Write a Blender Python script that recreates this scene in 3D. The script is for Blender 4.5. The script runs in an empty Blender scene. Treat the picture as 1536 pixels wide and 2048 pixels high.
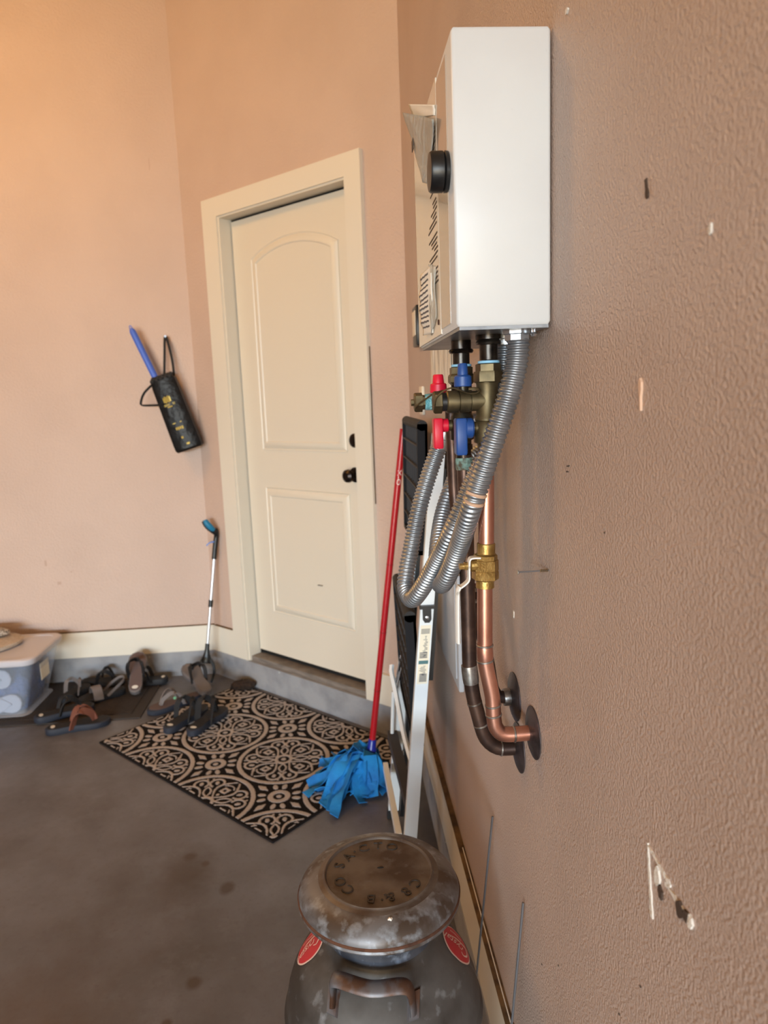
import bpy, math, random
import numpy as np
from mathutils import Vector, Matrix
random.seed(7)
S = bpy.context.scene
COL = S.collection
PI = math.pi

# ------------------------------------------------------------------ camera
cam_data = bpy.data.cameras.new('camera')
cam = bpy.data.objects.new('camera', cam_data)
COL.objects.link(cam)
S.camera = cam
CAM = Vector((-0.26733, 0.0, 1.40754))
FW = Vector((0.05706735, 0.98515659, -0.16189447))
RT = Vector((0.99724597, -0.06394241, -0.0375745))
UP = Vector((0.04736869, 0.15930433, 0.98609246))
M = Matrix(((RT.x, UP.x, -FW.x, CAM.x), (RT.y, UP.y, -FW.y, CAM.y), (RT.z, UP.z, -FW.z, CAM.z), (0, 0, 0, 1)))
cam.matrix_world = M
cam_data.sensor_fit = 'VERTICAL'
cam_data.sensor_height = 36.0
cam_data.lens = 1414.626 / 2048 * 36.0
cam_data.clip_start = 0.02
cam_data.dof.use_dof = True
cam_data.dof.focus_distance = 1.02
cam_data.dof.aperture_fstop = 6.4

# ------------------------------------------------------------------ light
S.view_settings.view_transform = 'Standard'
S.view_settings.look = 'None'
S.view_settings.gamma = 1.0
S.view_settings.use_curve_mapping = False
S.view_settings.exposure = 0.15
world = bpy.data.worlds.new('world')
S.world = world
world.use_nodes = True
bg = world.node_tree.nodes['Background']
bg.inputs[0].default_value = (0.72, 0.86, 1.0, 1)
bg.inputs[1].default_value = 1.5


def area_light(name, loc, target, sx, sy, power, color, spread=PI):
    l = bpy.data.lights.new(name, 'AREA')
    l.shape = 'RECTANGLE'
    l.size, l.size_y, l.energy, l.color, l.spread = sx, sy, power, color, spread
    o = bpy.data.objects.new(name, l)
    COL.objects.link(o)
    o.location = loc
    d = Vector(target) - Vector(loc)
    o.rotation_euler = d.to_track_quat('-Z', 'Y').to_euler()
    return o


# daylight through the open garage door, behind the camera to the left
area_light('open_sky', (-3.8, -12.0, 2.6), (-2.6, -7.0, 1.9), 8.5, 2.2, 2600, (0.70, 0.87, 1.0))
# sunlit driveway outside the door, seen from the room as a warm glow from below
area_light('driveway_bounce', (-2.2, -7.3, 0.12), (-1.5, 3.6, 10.0), 3.6, 1.0, 420, (1.0, 0.74, 0.38))
# unseen warm lamp added under the ceiling to tint the upper walls
warm_fill = bpy.data.lights.new('upper_wall_fill', 'POINT')
warm_fill.energy, warm_fill.color, warm_fill.shadow_soft_size = 44, (1.0, 0.54, 0.14), 0.2
warm_fill_o = bpy.data.objects.new('upper_wall_fill', warm_fill)
COL.objects.link(warm_fill_o)
warm_fill_o.location = (-2.1, 2.1, 3.15)




# ------------------------------------------------------------------ materials
def lin(c):
    return tuple((x / 12.92 if x <= 0.04045 else ((x + 0.055) / 1.055) ** 2.4) for x in c)


def rgb(r, g, b):
    return lin((r / 255, g / 255, b / 255))


class NT:
    def __init__(s, name):
        s.m = bpy.data.materials.new(name)
        s.m.use_nodes = True
        s.t = s.m.node_tree
        s.b = s.t.nodes['Principled BSDF']

    def n(s, kind, **kw):
        nd = s.t.nodes.new(kind)
        for k, v in kw.items():
            if k.startswith('i_'):
                key = k[2:]
                nd.inputs[int(key) if key.isdigit() else key].default_value = v
            else:
                setattr(nd, k, v)
        return nd

    def l(s, a, b):
        s.t.links.new(a, b)


def mat(name, col, rough=0.6, metal=0.0, col2=None, nscale=20, ndetail=4, lo=0.4, hi=0.65, bump=None, coat=0.0,
        stretch=None, alpha=1.0, trans=0.0, spec=None, col3=None, n3scale=90, lo3=0.6, hi3=0.7):
    """plain paint / metal / plastic with optional noise mix towards col2 (and col3) and noise bump (scale, strength, distance)"""
    k = NT(name)
    b = k.b
    b.inputs['Base Color'].default_value = (*col, 1)
    b.inputs['Roughness'].default_value = rough
    b.inputs['Metallic'].default_value = metal
    b.inputs['Coat Weight'].default_value = coat
    b.inputs['Alpha'].default_value = alpha
    b.inputs['Transmission Weight'].default_value = trans
    if spec is not None:
        b.inputs['Specular IOR Level'].default_value = spec
    vec = None
    if col2 is not None or bump is not None or col3 is not None:
        tc = k.n('ShaderNodeTexCoord')
        vec = tc.outputs['Object']
        if stretch:
            mp = k.n('ShaderNodeMapping')
            mp.inputs['Scale'].default_value = stretch
            k.l(vec, mp.inputs[0])
            vec = mp.outputs[0]
    cur = None
    if col2 is not None:
        nz = k.n('ShaderNodeTexNoise', i_Scale=nscale, i_Detail=ndetail)
        k.l(vec, nz.inputs['Vector'])
        mr = k.n('ShaderNodeMapRange', i_1=lo, i_2=hi)
        k.l(nz.outputs[0], mr.inputs[0])
        mx = k.n('ShaderNodeMix', data_type='RGBA')
        mx.inputs[6].default_value = (*col, 1)
        mx.inputs[7].default_value = (*col2, 1)
        k.l(mr.outputs[0], mx.inputs[0])
        cur = mx.outputs[2]
    if col3 is not None:
        nz = k.n('ShaderNodeTexNoise', i_Scale=n3scale, i_Detail=5)
        k.l(vec, nz.inputs['Vector'])
        mr = k.n('ShaderNodeMapRange', i_1=lo3, i_2=hi3)
        k.l(nz.outputs[0], mr.inputs[0])
        mx = k.n('ShaderNodeMix', data_type='RGBA')
        if cur is None:
            mx.inputs[6].default_value = (*col, 1)
        else:
            k.l(cur, mx.inputs[6])
        mx.inputs[7].default_value = (*col3, 1)
        k.l(mr.outputs[0], mx.inputs[0])
        cur = mx.outputs[2]
    if cur is not None:
        k.l(cur, b.inputs['Base Color'])
    if bump:
        nz = k.n('ShaderNodeTexNoise', i_Scale=bump[0], i_Detail=2.0)
        k.l(vec, nz.inputs['Vector'])
        mr = k.n('ShaderNodeMapRange', i_1=0.35, i_2=0.65)
        k.l(nz.outputs[0], mr.inputs[0])
        bp = k.n('ShaderNodeBump', i_Strength=bump[1], i_Distance=bump[2])
        k.l(mr.outputs[0], bp.inputs['Height'])
        k.l(bp.outputs[0], b.inputs['Normal'])
    return k.m


def floor_material():
    k = NT('concrete_floor')
    b = k.b
    tc = k.n('ShaderNodeTexCoord')
    v = tc.outputs['Object']

    def noise(sc, det, lo, hi, rough=0.6):
        nz = k.n('ShaderNodeTexNoise', i_Scale=sc, i_Detail=det, i_Roughness=rough)
        k.l(v, nz.inputs['Vector'])
        mr = k.n('ShaderNodeMapRange', i_1=lo, i_2=hi)
        k.l(nz.outputs[0], mr.inputs[0])
        return mr.outputs[0]

    def mix(a, c, f, amt=1.0):
        mx = k.n('ShaderNodeMix', data_type='RGBA')
        if isinstance(a, tuple):
            mx.inputs[6].default_value = (*a, 1)
        else:
            k.l(a, mx.inputs[6])
        mx.inputs[7].default_value = (*c, 1)
        if amt != 1.0:
            mm = k.n('ShaderNodeMath', operation='MULTIPLY', i_1=amt)
            k.l(f, mm.inputs[0])
            f = mm.outputs[0]
        k.l(f, mx.inputs[0])
        return mx.outputs[2]

    c = mix(rgb(104, 105, 112), rgb(80, 77, 78), noise(2.2, 6, 0.38, 0.66))
    c = mix(c, rgb(112, 113, 120), noise(7.0, 8, 0.52, 0.72, 0.7), 0.6)
    c = mix(c, rgb(66, 54, 46), noise(1.3, 5, 0.55, 0.78), 0.5)
    c = mix(c, rgb(70, 64, 62), noise(60, 4, 0.55, 0.75), 0.35)

    def spot(x, y, rx, ry, col, amt, soft=0.5):
        nonlocal c
        mp = k.n('ShaderNodeMapping')
        mp.inputs['Location'].default_value = (-x / rx, -y / ry, 0)
        mp.inputs['Scale'].default_value = (1 / rx, 1 / ry, 0)
        k.l(v, mp.inputs[0])
        ln = k.n('ShaderNodeVectorMath', operation='LENGTH')
        k.l(mp.outputs[0], ln.inputs[0])
        nz = k.n('ShaderNodeTexNoise', i_Scale=22.0, i_Detail=4)
        k.l(v, nz.inputs['Vector'])
        ad = k.n('ShaderNodeMath', operation='MULTIPLY_ADD', i_1=0.9, i_2=-0.45)
        k.l(nz.outputs[0], ad.inputs[0])
        sm = k.n('ShaderNodeMath', operation='ADD')
        k.l(ln.outputs['Value'], sm.inputs[0])
        k.l(ad.outputs[0], sm.inputs[1])
        mr = k.n('ShaderNodeMapRange', i_1=1.0 + soft, i_2=1.0 - soft)
        k.l(sm.outputs[0], mr.inputs[0])
        c = mix(c, col, mr.outputs[0], amt)

    dk = rgb(62, 47, 36)
    spot(-0.80, 1.98, 0.07, 0.11, dk, 0.65, 0.6)      # oil spot in the middle of the floor
    spot(-0.66, 1.90, 0.02, 0.025, dk, 0.8, 0.4)
    spot(-0.80, 2.06, 0.02, 0.018, dk, 0.8, 0.4)
    spot(-0.69, 1.56, 0.018, 0.018, dk, 0.8, 0.4)
    spot(-0.73, 1.45, 0.012, 0.012, dk, 0.8, 0.4)
    spot(-0.745, 2.02, 0.012, 0.012, dk, 0.7, 0.4)
    spot(-1.02, 1.66, 0.10, 0.14, dk, 0.35, 0.7)
    spot(-1.15, 1.40, 0.22, 0.16, rgb(82, 58, 40), 0.5, 0.8)
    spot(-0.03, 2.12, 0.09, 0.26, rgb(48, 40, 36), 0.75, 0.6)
    k.l(c, b.inputs['Base Color'])
    b.inputs['Roughness'].default_value = 0.42
    rr = noise(9, 5, 0.3, 0.7)
    mr = k.n('ShaderNodeMapRange', i_3=0.34, i_4=0.55)
    k.l(rr, mr.inputs[0])
    k.l(mr.outputs[0], b.inputs['Roughness'])
    nz = k.n('ShaderNodeTexNoise', i_Scale=45.0, i_Detail=6)
    k.l(v, nz.inputs['Vector'])
    bp = k.n('ShaderNodeBump', i_Strength=0.25, i_Distance=0.002)
    k.l(nz.outputs[0], bp.inputs['Height'])
    k.l(bp.outputs[0], b.inputs['Normal'])
    return k.m


PAINT = rgb(200, 176, 162)
M_ = {}
M_['wall'] = mat('tan_wall_paint', PAINT, 0.55, bump=(105, 0.55, 0.0016), col2=rgb(195, 171, 157), nscale=3)
M_['wall_rough'] = mat('tan_textured_wall_shaded', rgb(188, 166, 154), 0.42, bump=(270, 0.8, 0.0012), col2=rgb(182, 160, 148), nscale=4)  # same tan paint as the other walls, darkened for this wall's shade
M_['ceiling'] = mat('ceiling_paint', rgb(225, 205, 175), 0.7, bump=(120, 0.4, 0.002))
M_['floor'] = floor_material()
M_['trim'] = mat('cream_trim_paint', rgb(220, 213, 199), 0.42)
M_['door'] = mat('cream_door_paint', rgb(217, 209, 194), 0.40)
M_['curb'] = mat('grey_concrete_curb', rgb(150, 151, 155), 0.75, col2=rgb(122, 124, 130), nscale=9, ndetail=8, lo=0.42, hi=0.7,
                 bump=(60, 0.3, 0.002), col3=rgb(196, 197, 200), n3scale=22, lo3=0.70, hi3=0.76)
M_['ledge'] = mat('dust_shadow_brown', rgb(110, 84, 52), 0.9, col2=rgb(62, 44, 24), nscale=24, ndetail=6, lo=0.4, hi=0.65)  # ledge dust, and the painted shadow line on the far and corner baseboards
M_['black_rubber'] = mat('black_rubber', rgb(26, 26, 28), 0.65)
M_['gap'] = mat('black_weatherstrip', rgb(12, 12, 12), 0.8)
M_['threshold'] = mat('weathered_wood_threshold', rgb(128, 119, 111), 0.7, col2=rgb(104, 96, 90), nscale=16, stretch=(1, 1, 6))
M_['bronze'] = mat('dark_bronze', rgb(48, 42, 40), 0.3, 0.9)
M_['enamel'] = mat('white_enamel', rgb(214, 216, 218), 0.35, col2=rgb(208, 209, 211), nscale=5, col3=rgb(170, 160, 150), n3scale=70, lo3=0.74, hi3=0.77)
M_['front'] = mat('beige_gloss_cover', rgb(214, 204, 190), 0.22, coat=0.3)  # beige takes in the shade and wall reflection on this face
M_['front_strip'] = mat('taupe_gloss_strip', rgb(168, 150, 134), 0.15, coat=0.3)  # darker taupe paints in a reflection near the cover's edge
M_['heater_bottom'] = mat('grey_sheet_metal', rgb(150, 152, 156), 0.35, 0.7, col2=rgb(120, 122, 128), nscale=12)
M_['black'] = mat('black_plastic', rgb(22, 22, 24), 0.38)
M_['blackmatte'] = mat('black_matte', rgb(26, 25, 27), 0.7)
M_['blackgloss'] = mat('black_gloss_film', rgb(12, 12, 14), 0.42, bump=(26, 0.25, 0.008), spec=0.3)
M_['paper'] = mat('white_paper', rgb(236, 232, 224), 0.7)
M_['tape'] = mat('grey_translucent_tape', rgb(178, 182, 180), 0.35, alpha=0.72, bump=(60, 0.5, 0.004))
M_['cleartape'] = mat('clear_tape', rgb(214, 218, 214), 0.25, alpha=0.6, bump=(50, 0.5, 0.004))
M_['ink'] = mat('dark_ink', rgb(70, 60, 54), 0.7)
M_['inkb'] = mat('grey_ink', rgb(92, 94, 100), 0.7)
M_['brass'] = mat('aged_brass', rgb(112, 100, 74), 0.48, 0.8, col2=rgb(88, 78, 58), nscale=40, lo=0.4, hi=0.6)
M_['brass_new'] = mat('yellow_brass', rgb(184, 152, 92), 0.38, 0.85, col2=rgb(152, 120, 66), nscale=60, bump=(260, 0.3, 0.0006))
M_['darkpipe'] = mat('oxidised_pipe', rgb(96, 74, 64), 0.38, 0.7, col2=rgb(64, 50, 46), nscale=22, lo=0.4, hi=0.6)
M_['darkbrass'] = mat('dark_brass', rgb(84, 78, 64), 0.4, 0.8, col2=rgb(56, 52, 46), nscale=40)
M_['nipple'] = mat('blackened_fitting', rgb(62, 56, 50), 0.28, 0.8, col2=rgb(34, 28, 26), nscale=50)
M_['copper'] = mat('bright_copper', rgb(212, 158, 138), 0.30, 0.92, col2=rgb(188, 128, 108), nscale=14, lo=0.38, hi=0.7)
M_['solder'] = mat('solder', rgb(168, 166, 164), 0.35, 0.9, col2=rgb(120, 112, 106), nscale=70)
M_['verdigris'] = mat('verdigris', rgb(128, 160, 152), 0.8, 0.1, col2=rgb(90, 84, 70), nscale=90, lo=0.45, hi=0.6, bump=(200, 0.6, 0.002))
M_['turquoise'] = mat('turquoise_corrosion', rgb(96, 160, 172), 0.85, col2=rgb(150, 205, 214), nscale=120, bump=(220, 0.8, 0.002))
M_['ptfe'] = mat('light_blue_sealant', rgb(140, 196, 230), 0.6)
M_['red'] = mat('red_plastic', rgb(212, 18, 52), 0.42)
M_['blue'] = mat('blue_plastic', rgb(32, 72, 140), 0.42)
M_['conduit'] = mat('galvanised_conduit', rgb(164, 168, 174), 0.38, 0.8, col2=rgb(136, 141, 148), nscale=16)
M_['smear'] = mat('tan_paint_smear', rgb(196, 160, 134), 0.6)
M_['zinc'] = mat('zinc_plate', rgb(180, 182, 186), 0.35, 0.85)
M_['steel'] = mat('steel_wire', rgb(140, 142, 148), 0.35, 0.85)
M_['chrome'] = mat('polished_metal', rgb(215, 217, 222), 0.18, 0.95)
M_['escutcheon'] = mat('tarnished_flange', rgb(92, 82, 84), 0.45, 0.7, col2=rgb(62, 56, 58), nscale=40)
M_['white_lever'] = mat('white_vinyl', rgb(226, 226, 224), 0.45, col2=rgb(160, 156, 146), nscale=50, lo=0.6, hi=0.72)
M_['greypanel'] = mat('grey_painted_metal', rgb(166, 170, 178), 0.4)
M_['plasticsheet'] = mat('crinkled_pale_plastic', rgb(226, 221, 210), 0.35, col2=rgb(150, 145, 136), nscale=26, lo=0.5, hi=0.72, stretch=(1, 2.0, 0.25), bump=(22, 0.6, 0.01))
M_['ladder'] = mat('white_ladder_paint', rgb(226, 232, 236), 0.35)
M_['treadblack'] = mat('black_tread_rubber', rgb(20, 20, 25), 0.65, spec=0.2)
M_['treadgrey'] = mat('charcoal_tread', rgb(48, 45, 47), 0.7)
M_['sticker'] = mat('cream_sticker', rgb(232, 224, 204), 0.5)
M_['teal'] = mat('teal_print', rgb(70, 112, 118), 0.5)
M_['redpole'] = mat('red_mop_handle', rgb(172, 22, 34), 0.28)
M_['bluesocket'] = mat('blue_mop_socket', rgb(20, 40, 150), 0.3)
M_['mop'] = mat('blue_mop_cloth', rgb(20, 132, 206), 0.8, col2=rgb(10, 100, 176), nscale=14, lo=0.4, hi=0.7, bump=(300, 0.4, 0.001))
M_['ruby'] = mat('dark_red_plastic', rgb(110, 8, 18), 0.35)
M_['mat2'] = mat('dark_brown_doormat', rgb(58, 47, 40), 0.95, col2=rgb(38, 31, 27), nscale=150, bump=(400, 0.8, 0.003))
M_['mat2edge'] = mat('doormat_border', rgb(44, 36, 31), 0.7)
M_['bin'] = mat('frosted_clear_plastic', rgb(214, 222, 236), 0.3, alpha=0.26)
M_['lid'] = mat('translucent_lid', rgb(206, 202, 208), 0.3, alpha=0.93)
M_['bluecloth'] = mat('blue_fabric', rgb(56, 86, 146), 0.85, col2=rgb(44, 64, 106), nscale=14, bump=(40, 0.5, 0.01))
M_['whiteshoe'] = mat('white_shoe_foam', rgb(158, 166, 186), 0.6)
M_['straw'] = mat('beige_woven_straw', rgb(206, 192, 176), 0.85, col2=rgb(180, 162, 142), nscale=120, bump=(260, 0.7, 0.003))
M_['straw2'] = mat('patterned_weave', rgb(214, 204, 192), 0.85, col2=rgb(84, 72, 62), nscale=170, ndetail=1, lo=0.48, hi=0.54, bump=(300, 0.6, 0.003))
M_['sole_black'] = mat('black_foam_sole', rgb(28, 29, 34), 0.7)
M_['sole_navy'] = mat('navy_foam_sole', rgb(32, 37, 50), 0.7)
M_['sole_grey'] = mat('grey_foam_sole', rgb(104, 98, 98), 0.7)
M_['footbed_dark'] = mat('dark_footbed', rgb(30, 28, 30), 0.85)
M_['footbed_taupe'] = mat('taupe_footbed', rgb(92, 76, 74), 0.85)
M_['orange_strap'] = mat('rust_leather_strap', rgb(112, 64, 48), 0.75)
M_['grey_strap'] = mat('grey_web_strap', rgb(112, 104, 102), 0.8)
M_['black_strap'] = mat('black_web_strap', rgb(22, 20, 22), 0.75)
M_['logo'] = mat('pale_logo_print', rgb(208, 204, 196), 0.6)
M_['green'] = mat('green_logo_print', rgb(110, 170, 130), 0.6)
M_['lump'] = mat('brown_fuzzy_lump', rgb(58, 44, 36), 0.95, col2=rgb(36, 27, 22), nscale=60, bump=(90, 1.0, 0.006))
M_['gripblue'] = mat('teal_blue_grip', rgb(22, 120, 160), 0.45)
M_['trigger'] = mat('blue_trigger', rgb(60, 110, 190), 0.4)
M_['alu'] = mat('aluminium_tube', rgb(210, 214, 224), 0.28, 0.85)
M_['bluestick'] = mat('periwinkle_blue_plastic', rgb(72, 108, 208), 0.45)
M_['gold'] = mat('gold_print', rgb(196, 172, 84), 0.45, 0.3)
M_['galv'] = mat('weathered_milk_can_steel', rgb(98, 95, 93), 0.6, 0.4, col2=rgb(64, 58, 54), nscale=9, ndetail=10, lo=0.38, hi=0.62,
                 col3=rgb(140, 142, 146), n3scale=34, lo3=0.60, hi3=0.80)
M_['galv_lid'] = mat('rusty_lid_steel', rgb(108, 98, 90), 0.5, 0.5, col2=rgb(74, 58, 48), nscale=14, ndetail=8, lo=0.42, hi=0.62,
                     col3=rgb(112, 106, 102), n3scale=60, lo3=0.60, hi3=0.80)
M_['galv_rim'] = mat('bare_zinc_lid_slope', rgb(120, 119, 122), 0.52, 0.5, col2=rgb(82, 70, 62), nscale=16, ndetail=8, lo=0.45, hi=0.62,
                     col3=rgb(160, 168, 178), n3scale=50, lo3=0.52, hi3=0.80)
M_['galv_neck'] = mat('bluish_zinc_neck', rgb(80, 83, 92), 0.5, 0.5, col2=rgb(50, 53, 62), nscale=20, col3=rgb(140, 152, 170), n3scale=38, lo3=0.54, hi3=0.72)
M_['rust'] = mat('rust', rgb(92, 58, 40), 0.85, 0.2, col2=rgb(66, 40, 28), nscale=60)
M_['rust_handle'] = mat('worn_handle_steel', rgb(110, 108, 112), 0.48, 0.5, col2=rgb(92, 66, 52), nscale=22, lo=0.45, hi=0.6)
M_['stickred'] = mat('red_round_sticker', rgb(190, 38, 48), 0.45)
M_['stickcream'] = mat('cream_print', rgb(226, 196, 184), 0.5)
M_['plaster'] = mat('bare_plaster', rgb(222, 216, 208), 0.9, bump=(300, 0.6, 0.001))
M_['hole'] = mat('dark_hole', rgb(70, 54, 44), 0.9)
M_['drip'] = mat('paint_drip', rgb(218, 182, 156), 0.5)
M_['switch'] = mat('ivory_switch_plastic', rgb(228, 216, 196), 0.4)
M_['scuffed'] = mat('scuffed_paint', rgb(184, 158, 142), 0.7)
M_['driveway'] = mat('driveway_concrete', rgb(190, 180, 165), 0.9)


# ------------------------------------------------------------------ object helpers
ORG = {}
RINGS = {}


def tag(o, label, cat, group=None):
    o['label'] = label
    o['category'] = cat
    if group:
        o['group'] = group
    return o


def thing(name, loc, label, cat, group=None, rot=None, local=False):
    o = bpy.data.objects.new(name, None)
    o.empty_display_size = 0.02
    COL.objects.link(o)
    o.location = loc
    if rot:
        o.rotation_euler = rot
    ORG[o.name] = Vector((0, 0, 0)) if local else Vector(loc)
    return tag(o, label, cat, group)


class MB:
    def __init__(s):
        s.v = []
        s.f = []

    def add(s, vs, fs):
        k = len(s.v)
        s.v += [tuple(v) for v in vs]
        s.f += [tuple(i + k for i in f) for f in fs]
        return s

    def hexa(s, p):   # 8 points: bottom 4 ccw, top 4 ccw
        return s.add(p, [(3, 2, 1, 0), (4, 5, 6, 7), (0, 1, 5, 4), (1, 2, 6, 5), (2, 3, 7, 6), (3, 0, 4, 7)])

    def box(s, x0, x1, y0, y1, z0, z1, bev=0.0):
        if bev <= 0:
            return s.hexa([(x0, y0, z0), (x1, y0, z0), (x1, y1, z0), (x0, y1, z0), (x0, y0, z1), (x1, y0, z1), (x1, y1, z1), (x0, y1, z1)])
        # rounded-corner slab (in plan) with small chamfers
        rings = []
        for (ins, z) in ((bev, z0), (0, z0 + bev), (0, z1 - bev), (bev, z1)):
            ring = []
            for cx, cy, a0 in ((x1 - bev, y1 - bev, 0), (x0 + bev, y1 - bev, 90), (x0 + bev, y0 + bev, 180), (x1 - bev, y0 + bev, 270)):
                for j in range(4):
                    a = math.radians(a0 + j * 30)
                    r = bev - ins if ins else bev
                    r = max(r, bev * 0.35)
                    ring.append((cx + r * math.cos(a), cy + r * math.sin(a), z))
            rings.append(ring)
        return s.loft(rings, caps=True)

    def loft(s, rings, caps=True, closed=False):
        n = len(rings[0])
        vs = [p for r in rings for p in r]
        fs = []
        m = len(rings)
        for i in range(m if closed else m - 1):
            a, b = i * n, ((i + 1) % m) * n
            for j in range(n):
                j2 = (j + 1) % n
                fs.append((a + j, a + j2, b + j2, b + j))
        if caps and not closed:
            fs.append(tuple(range(n - 1, -1, -1)))
            fs.append(tuple(range((m - 1) * n, m * n)))
        return s.add(vs, fs)

    def tube(s, path, r, n=12, caps=True, ellipse=None, side=None, phase=0.0):
        P = [Vector(p) for p in path]
        m = len(P)
        rings = []
        ref = None
        for i in range(m):
            t = (P[min(i + 1, m - 1)] - P[max(i - 1, 0)]).normalized()
            if ref is None:
                ref = Vector(side) if side else (Vector((0, 0, 1)) if abs(t.z) < 0.9 else Vector((1, 0, 0)))
            u = (ref - t * ref.dot(t)).normalized()
            ref = u
            w = t.cross(u)
            rr = r[i] if isinstance(r, (list, tuple)) else r
            ring = []
            for j in range(n):
                a = 2 * PI * j / n + phase
                if ellipse:
                    ring.append(P[i] + u * (ellipse[0] * math.cos(a)) + w * (ellipse[1] * math.sin(a)))
                else:
                    ring.append(P[i] + u * (rr * math.cos(a)) + w * (rr * math.sin(a)))
            rings.append(ring)
        return s.loft(rings, caps)

    def cyl(s, a, b, r, n=20, r2=None, phase=0.0):
        return s.tube([a, b], [r, r if r2 is None else r2], n, phase=phase)

    def stack(s, base, axis, segs, n=24, phase=0.0):
        """turned part along an axis: segs = [(dist, radius), ...]"""
        b = Vector(base)
        a = Vector(axis).normalized()
        u = Vector((0, 0, 1)) if abs(a.z) < 0.9 else Vector((1, 0, 0))
        u = (u - a * u.dot(a)).normalized()
        w = a.cross(u)
        rings = []
        for d, r in segs:
            rings.append([b + a * d + (u * math.cos(2 * PI * j / n + phase) + w * math.sin(2 * PI * j / n + phase)) * r for j in range(n)])
        return s.loft(rings)

    def bar(s, a, b, sx, sy, up=(0, 0, 1)):
        """rectangular bar a->b; sx across (perp to up and dir), sy along up"""
        a, b = Vector(a), Vector(b)
        t = (b - a).normalized()
        u = Vector(up)
        u = (u - t * u.dot(t)).normalized()
        w = t.cross(u)
        h = [(-1, -1), (1, -1), (1, 1), (-1, 1)]
        return s.hexa([a + w * (sx / 2 * i) + u * (sy / 2 * j) for i, j in h] + [b + w * (sx / 2 * i) + u * (sy / 2 * j) for i, j in h])

    def ribbon(s, path, side, w, t):
        """strip along path, width direction 'side' (vector or list of vectors), thickness t"""
        P = [Vector(p) for p in path]
        rings = []
        m = len(P)
        for i in range(m):
            d = (P[min(i + 1, m - 1)] - P[max(i - 1, 0)]).normalized()
            sd = Vector(side[i] if isinstance(side, list) else side)
            sd = (sd - d * sd.dot(d)).normalized()
            nn = d.cross(sd)
            ww = w[i] if isinstance(w, (list, tuple)) else w
            rings.append([P[i] + sd * (ww / 2) + nn * (t / 2), P[i] - sd * (ww / 2) + nn * (t / 2), P[i] - sd * (ww / 2) - nn * (t / 2), P[i] + sd * (ww / 2) - nn * (t / 2)])
        return s.loft(rings)

    def prism(s, poly, fn, d0, d1):
        """2D polygon extruded: fn(u, v, d) -> point"""
        n = len(poly)
        vs = [fn(u, v, d0) for u, v in poly] + [fn(u, v, d1) for u, v in poly]
        fs = [tuple(range(n - 1, -1, -1)), tuple(range(n, 2 * n))] + [(j, (j + 1) % n, n + (j + 1) % n, n + j) for j in range(n)]
        return s.add(vs, fs)

    def grid(s, nu, nv, fn, thick=None):
        vs = [fn(i / nu, j / nv) for j in range(nv + 1) for i in range(nu + 1)]
        fs = [(j * (nu + 1) + i, j * (nu + 1) + i + 1, (j + 1) * (nu + 1) + i + 1, (j + 1) * (nu + 1) + i) for j in range(nv) for i in range(nu)]
        return s.add(vs, fs)

    def ball(s, c, r, nu=16, nv=10, fn=None):
        rings = []
        rx, ry, rz = (r, r, r) if not isinstance(r, tuple) else r
        for i in range(nv + 1):
            a = -PI / 2 + PI * (0.02 + 0.96 * i / nv)
            ring = []
            for j in range(nu):
                b = 2 * PI * j / nu
                k = fn(a, b) if fn else 1
                ring.append((c[0] + rx * k * math.cos(a) * math.cos(b), c[1] + ry * k * math.cos(a) * math.sin(b), c[2] + rz * k * math.sin(a)))
            rings.append(ring)
        return s.loft(rings)

    def build_each(s, name, m, parent, smooth=35):
        '''every loose ring collected by ring_at becomes a part of its own'''
        st = RINGS[id(s)] + [len(s.v)]
        for a, b in zip(st[:-1], st[1:]):
            q = MB()
            q.v = s.v[a:b]
            q.f = [tuple(i - a for i in f) for f in s.f if a <= f[0] < b]
            q.build(name, m, parent, smooth)
        del RINGS[id(s)]

    def build(s, name, m, parent=None, smooth=35, kind=None, label=None, thick=None):
        RINGS.pop(id(s), None)
        me = bpy.data.meshes.new(name)
        off = ORG.get(parent.name, Vector((0, 0, 0))) if parent else Vector((0, 0, 0))
        me.from_pydata([(v[0] - off.x, v[1] - off.y, v[2] - off.z) for v in s.v], [], s.f)
        me.validate()
        me.update()
        import bmesh
        b = bmesh.new()
        b.from_mesh(me)
        bmesh.ops.recalc_face_normals(b, faces=b.faces)
        b.to_mesh(me)
        b.free()
        if smooth:
            me.shade_smooth()
            me.set_sharp_from_angle(angle=math.radians(smooth))
        me.materials.append(M_[m] if isinstance(m, str) else m)
        o = bpy.data.objects.new(name, me)
        COL.objects.link(o)
        if parent:
            o.parent = parent
            ORG[o.name] = off
        if kind:
            o['kind'] = kind
        if label:
            o['label'] = label
        if thick:
            md = o.modifiers.new('thickness', 'SOLIDIFY')
            md.thickness = thick
            md.offset = 0
        return o


def spline(pts, step=None, n=None, closed=False):
    P = [Vector(p) for p in pts]
    out = []
    m = len(P)
    for i in range(m - 1):
        p0, p1, p2, p3 = P[max(i - 1, 0)], P[i], P[i + 1], P[min(i + 2, m - 1)]
        for k in range(24):
            t = k / 24
            out.append(0.5 * ((2 * p1) + (p2 - p0) * t + (2 * p0 - 5 * p1 + 4 * p2 - p3) * t * t + (3 * p1 - p0 - 3 * p2 + p3) * t ** 3))
    out.append(P[-1])
    L = [0.0]
    for i in range(1, len(out)):
        L.append(L[-1] + (out[i] - out[i - 1]).length)
    cnt = n or max(2, int(L[-1] / step))
    res = []
    k = 0
    for i in range(cnt + 1):
        d = L[-1] * i / cnt
        while k < len(L) - 2 and L[k + 1] < d:
            k += 1
        f = (d - L[k]) / max(1e-9, L[k + 1] - L[k])
        res.append(out[k].lerp(out[k + 1], min(1, f)))
    return res


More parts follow.
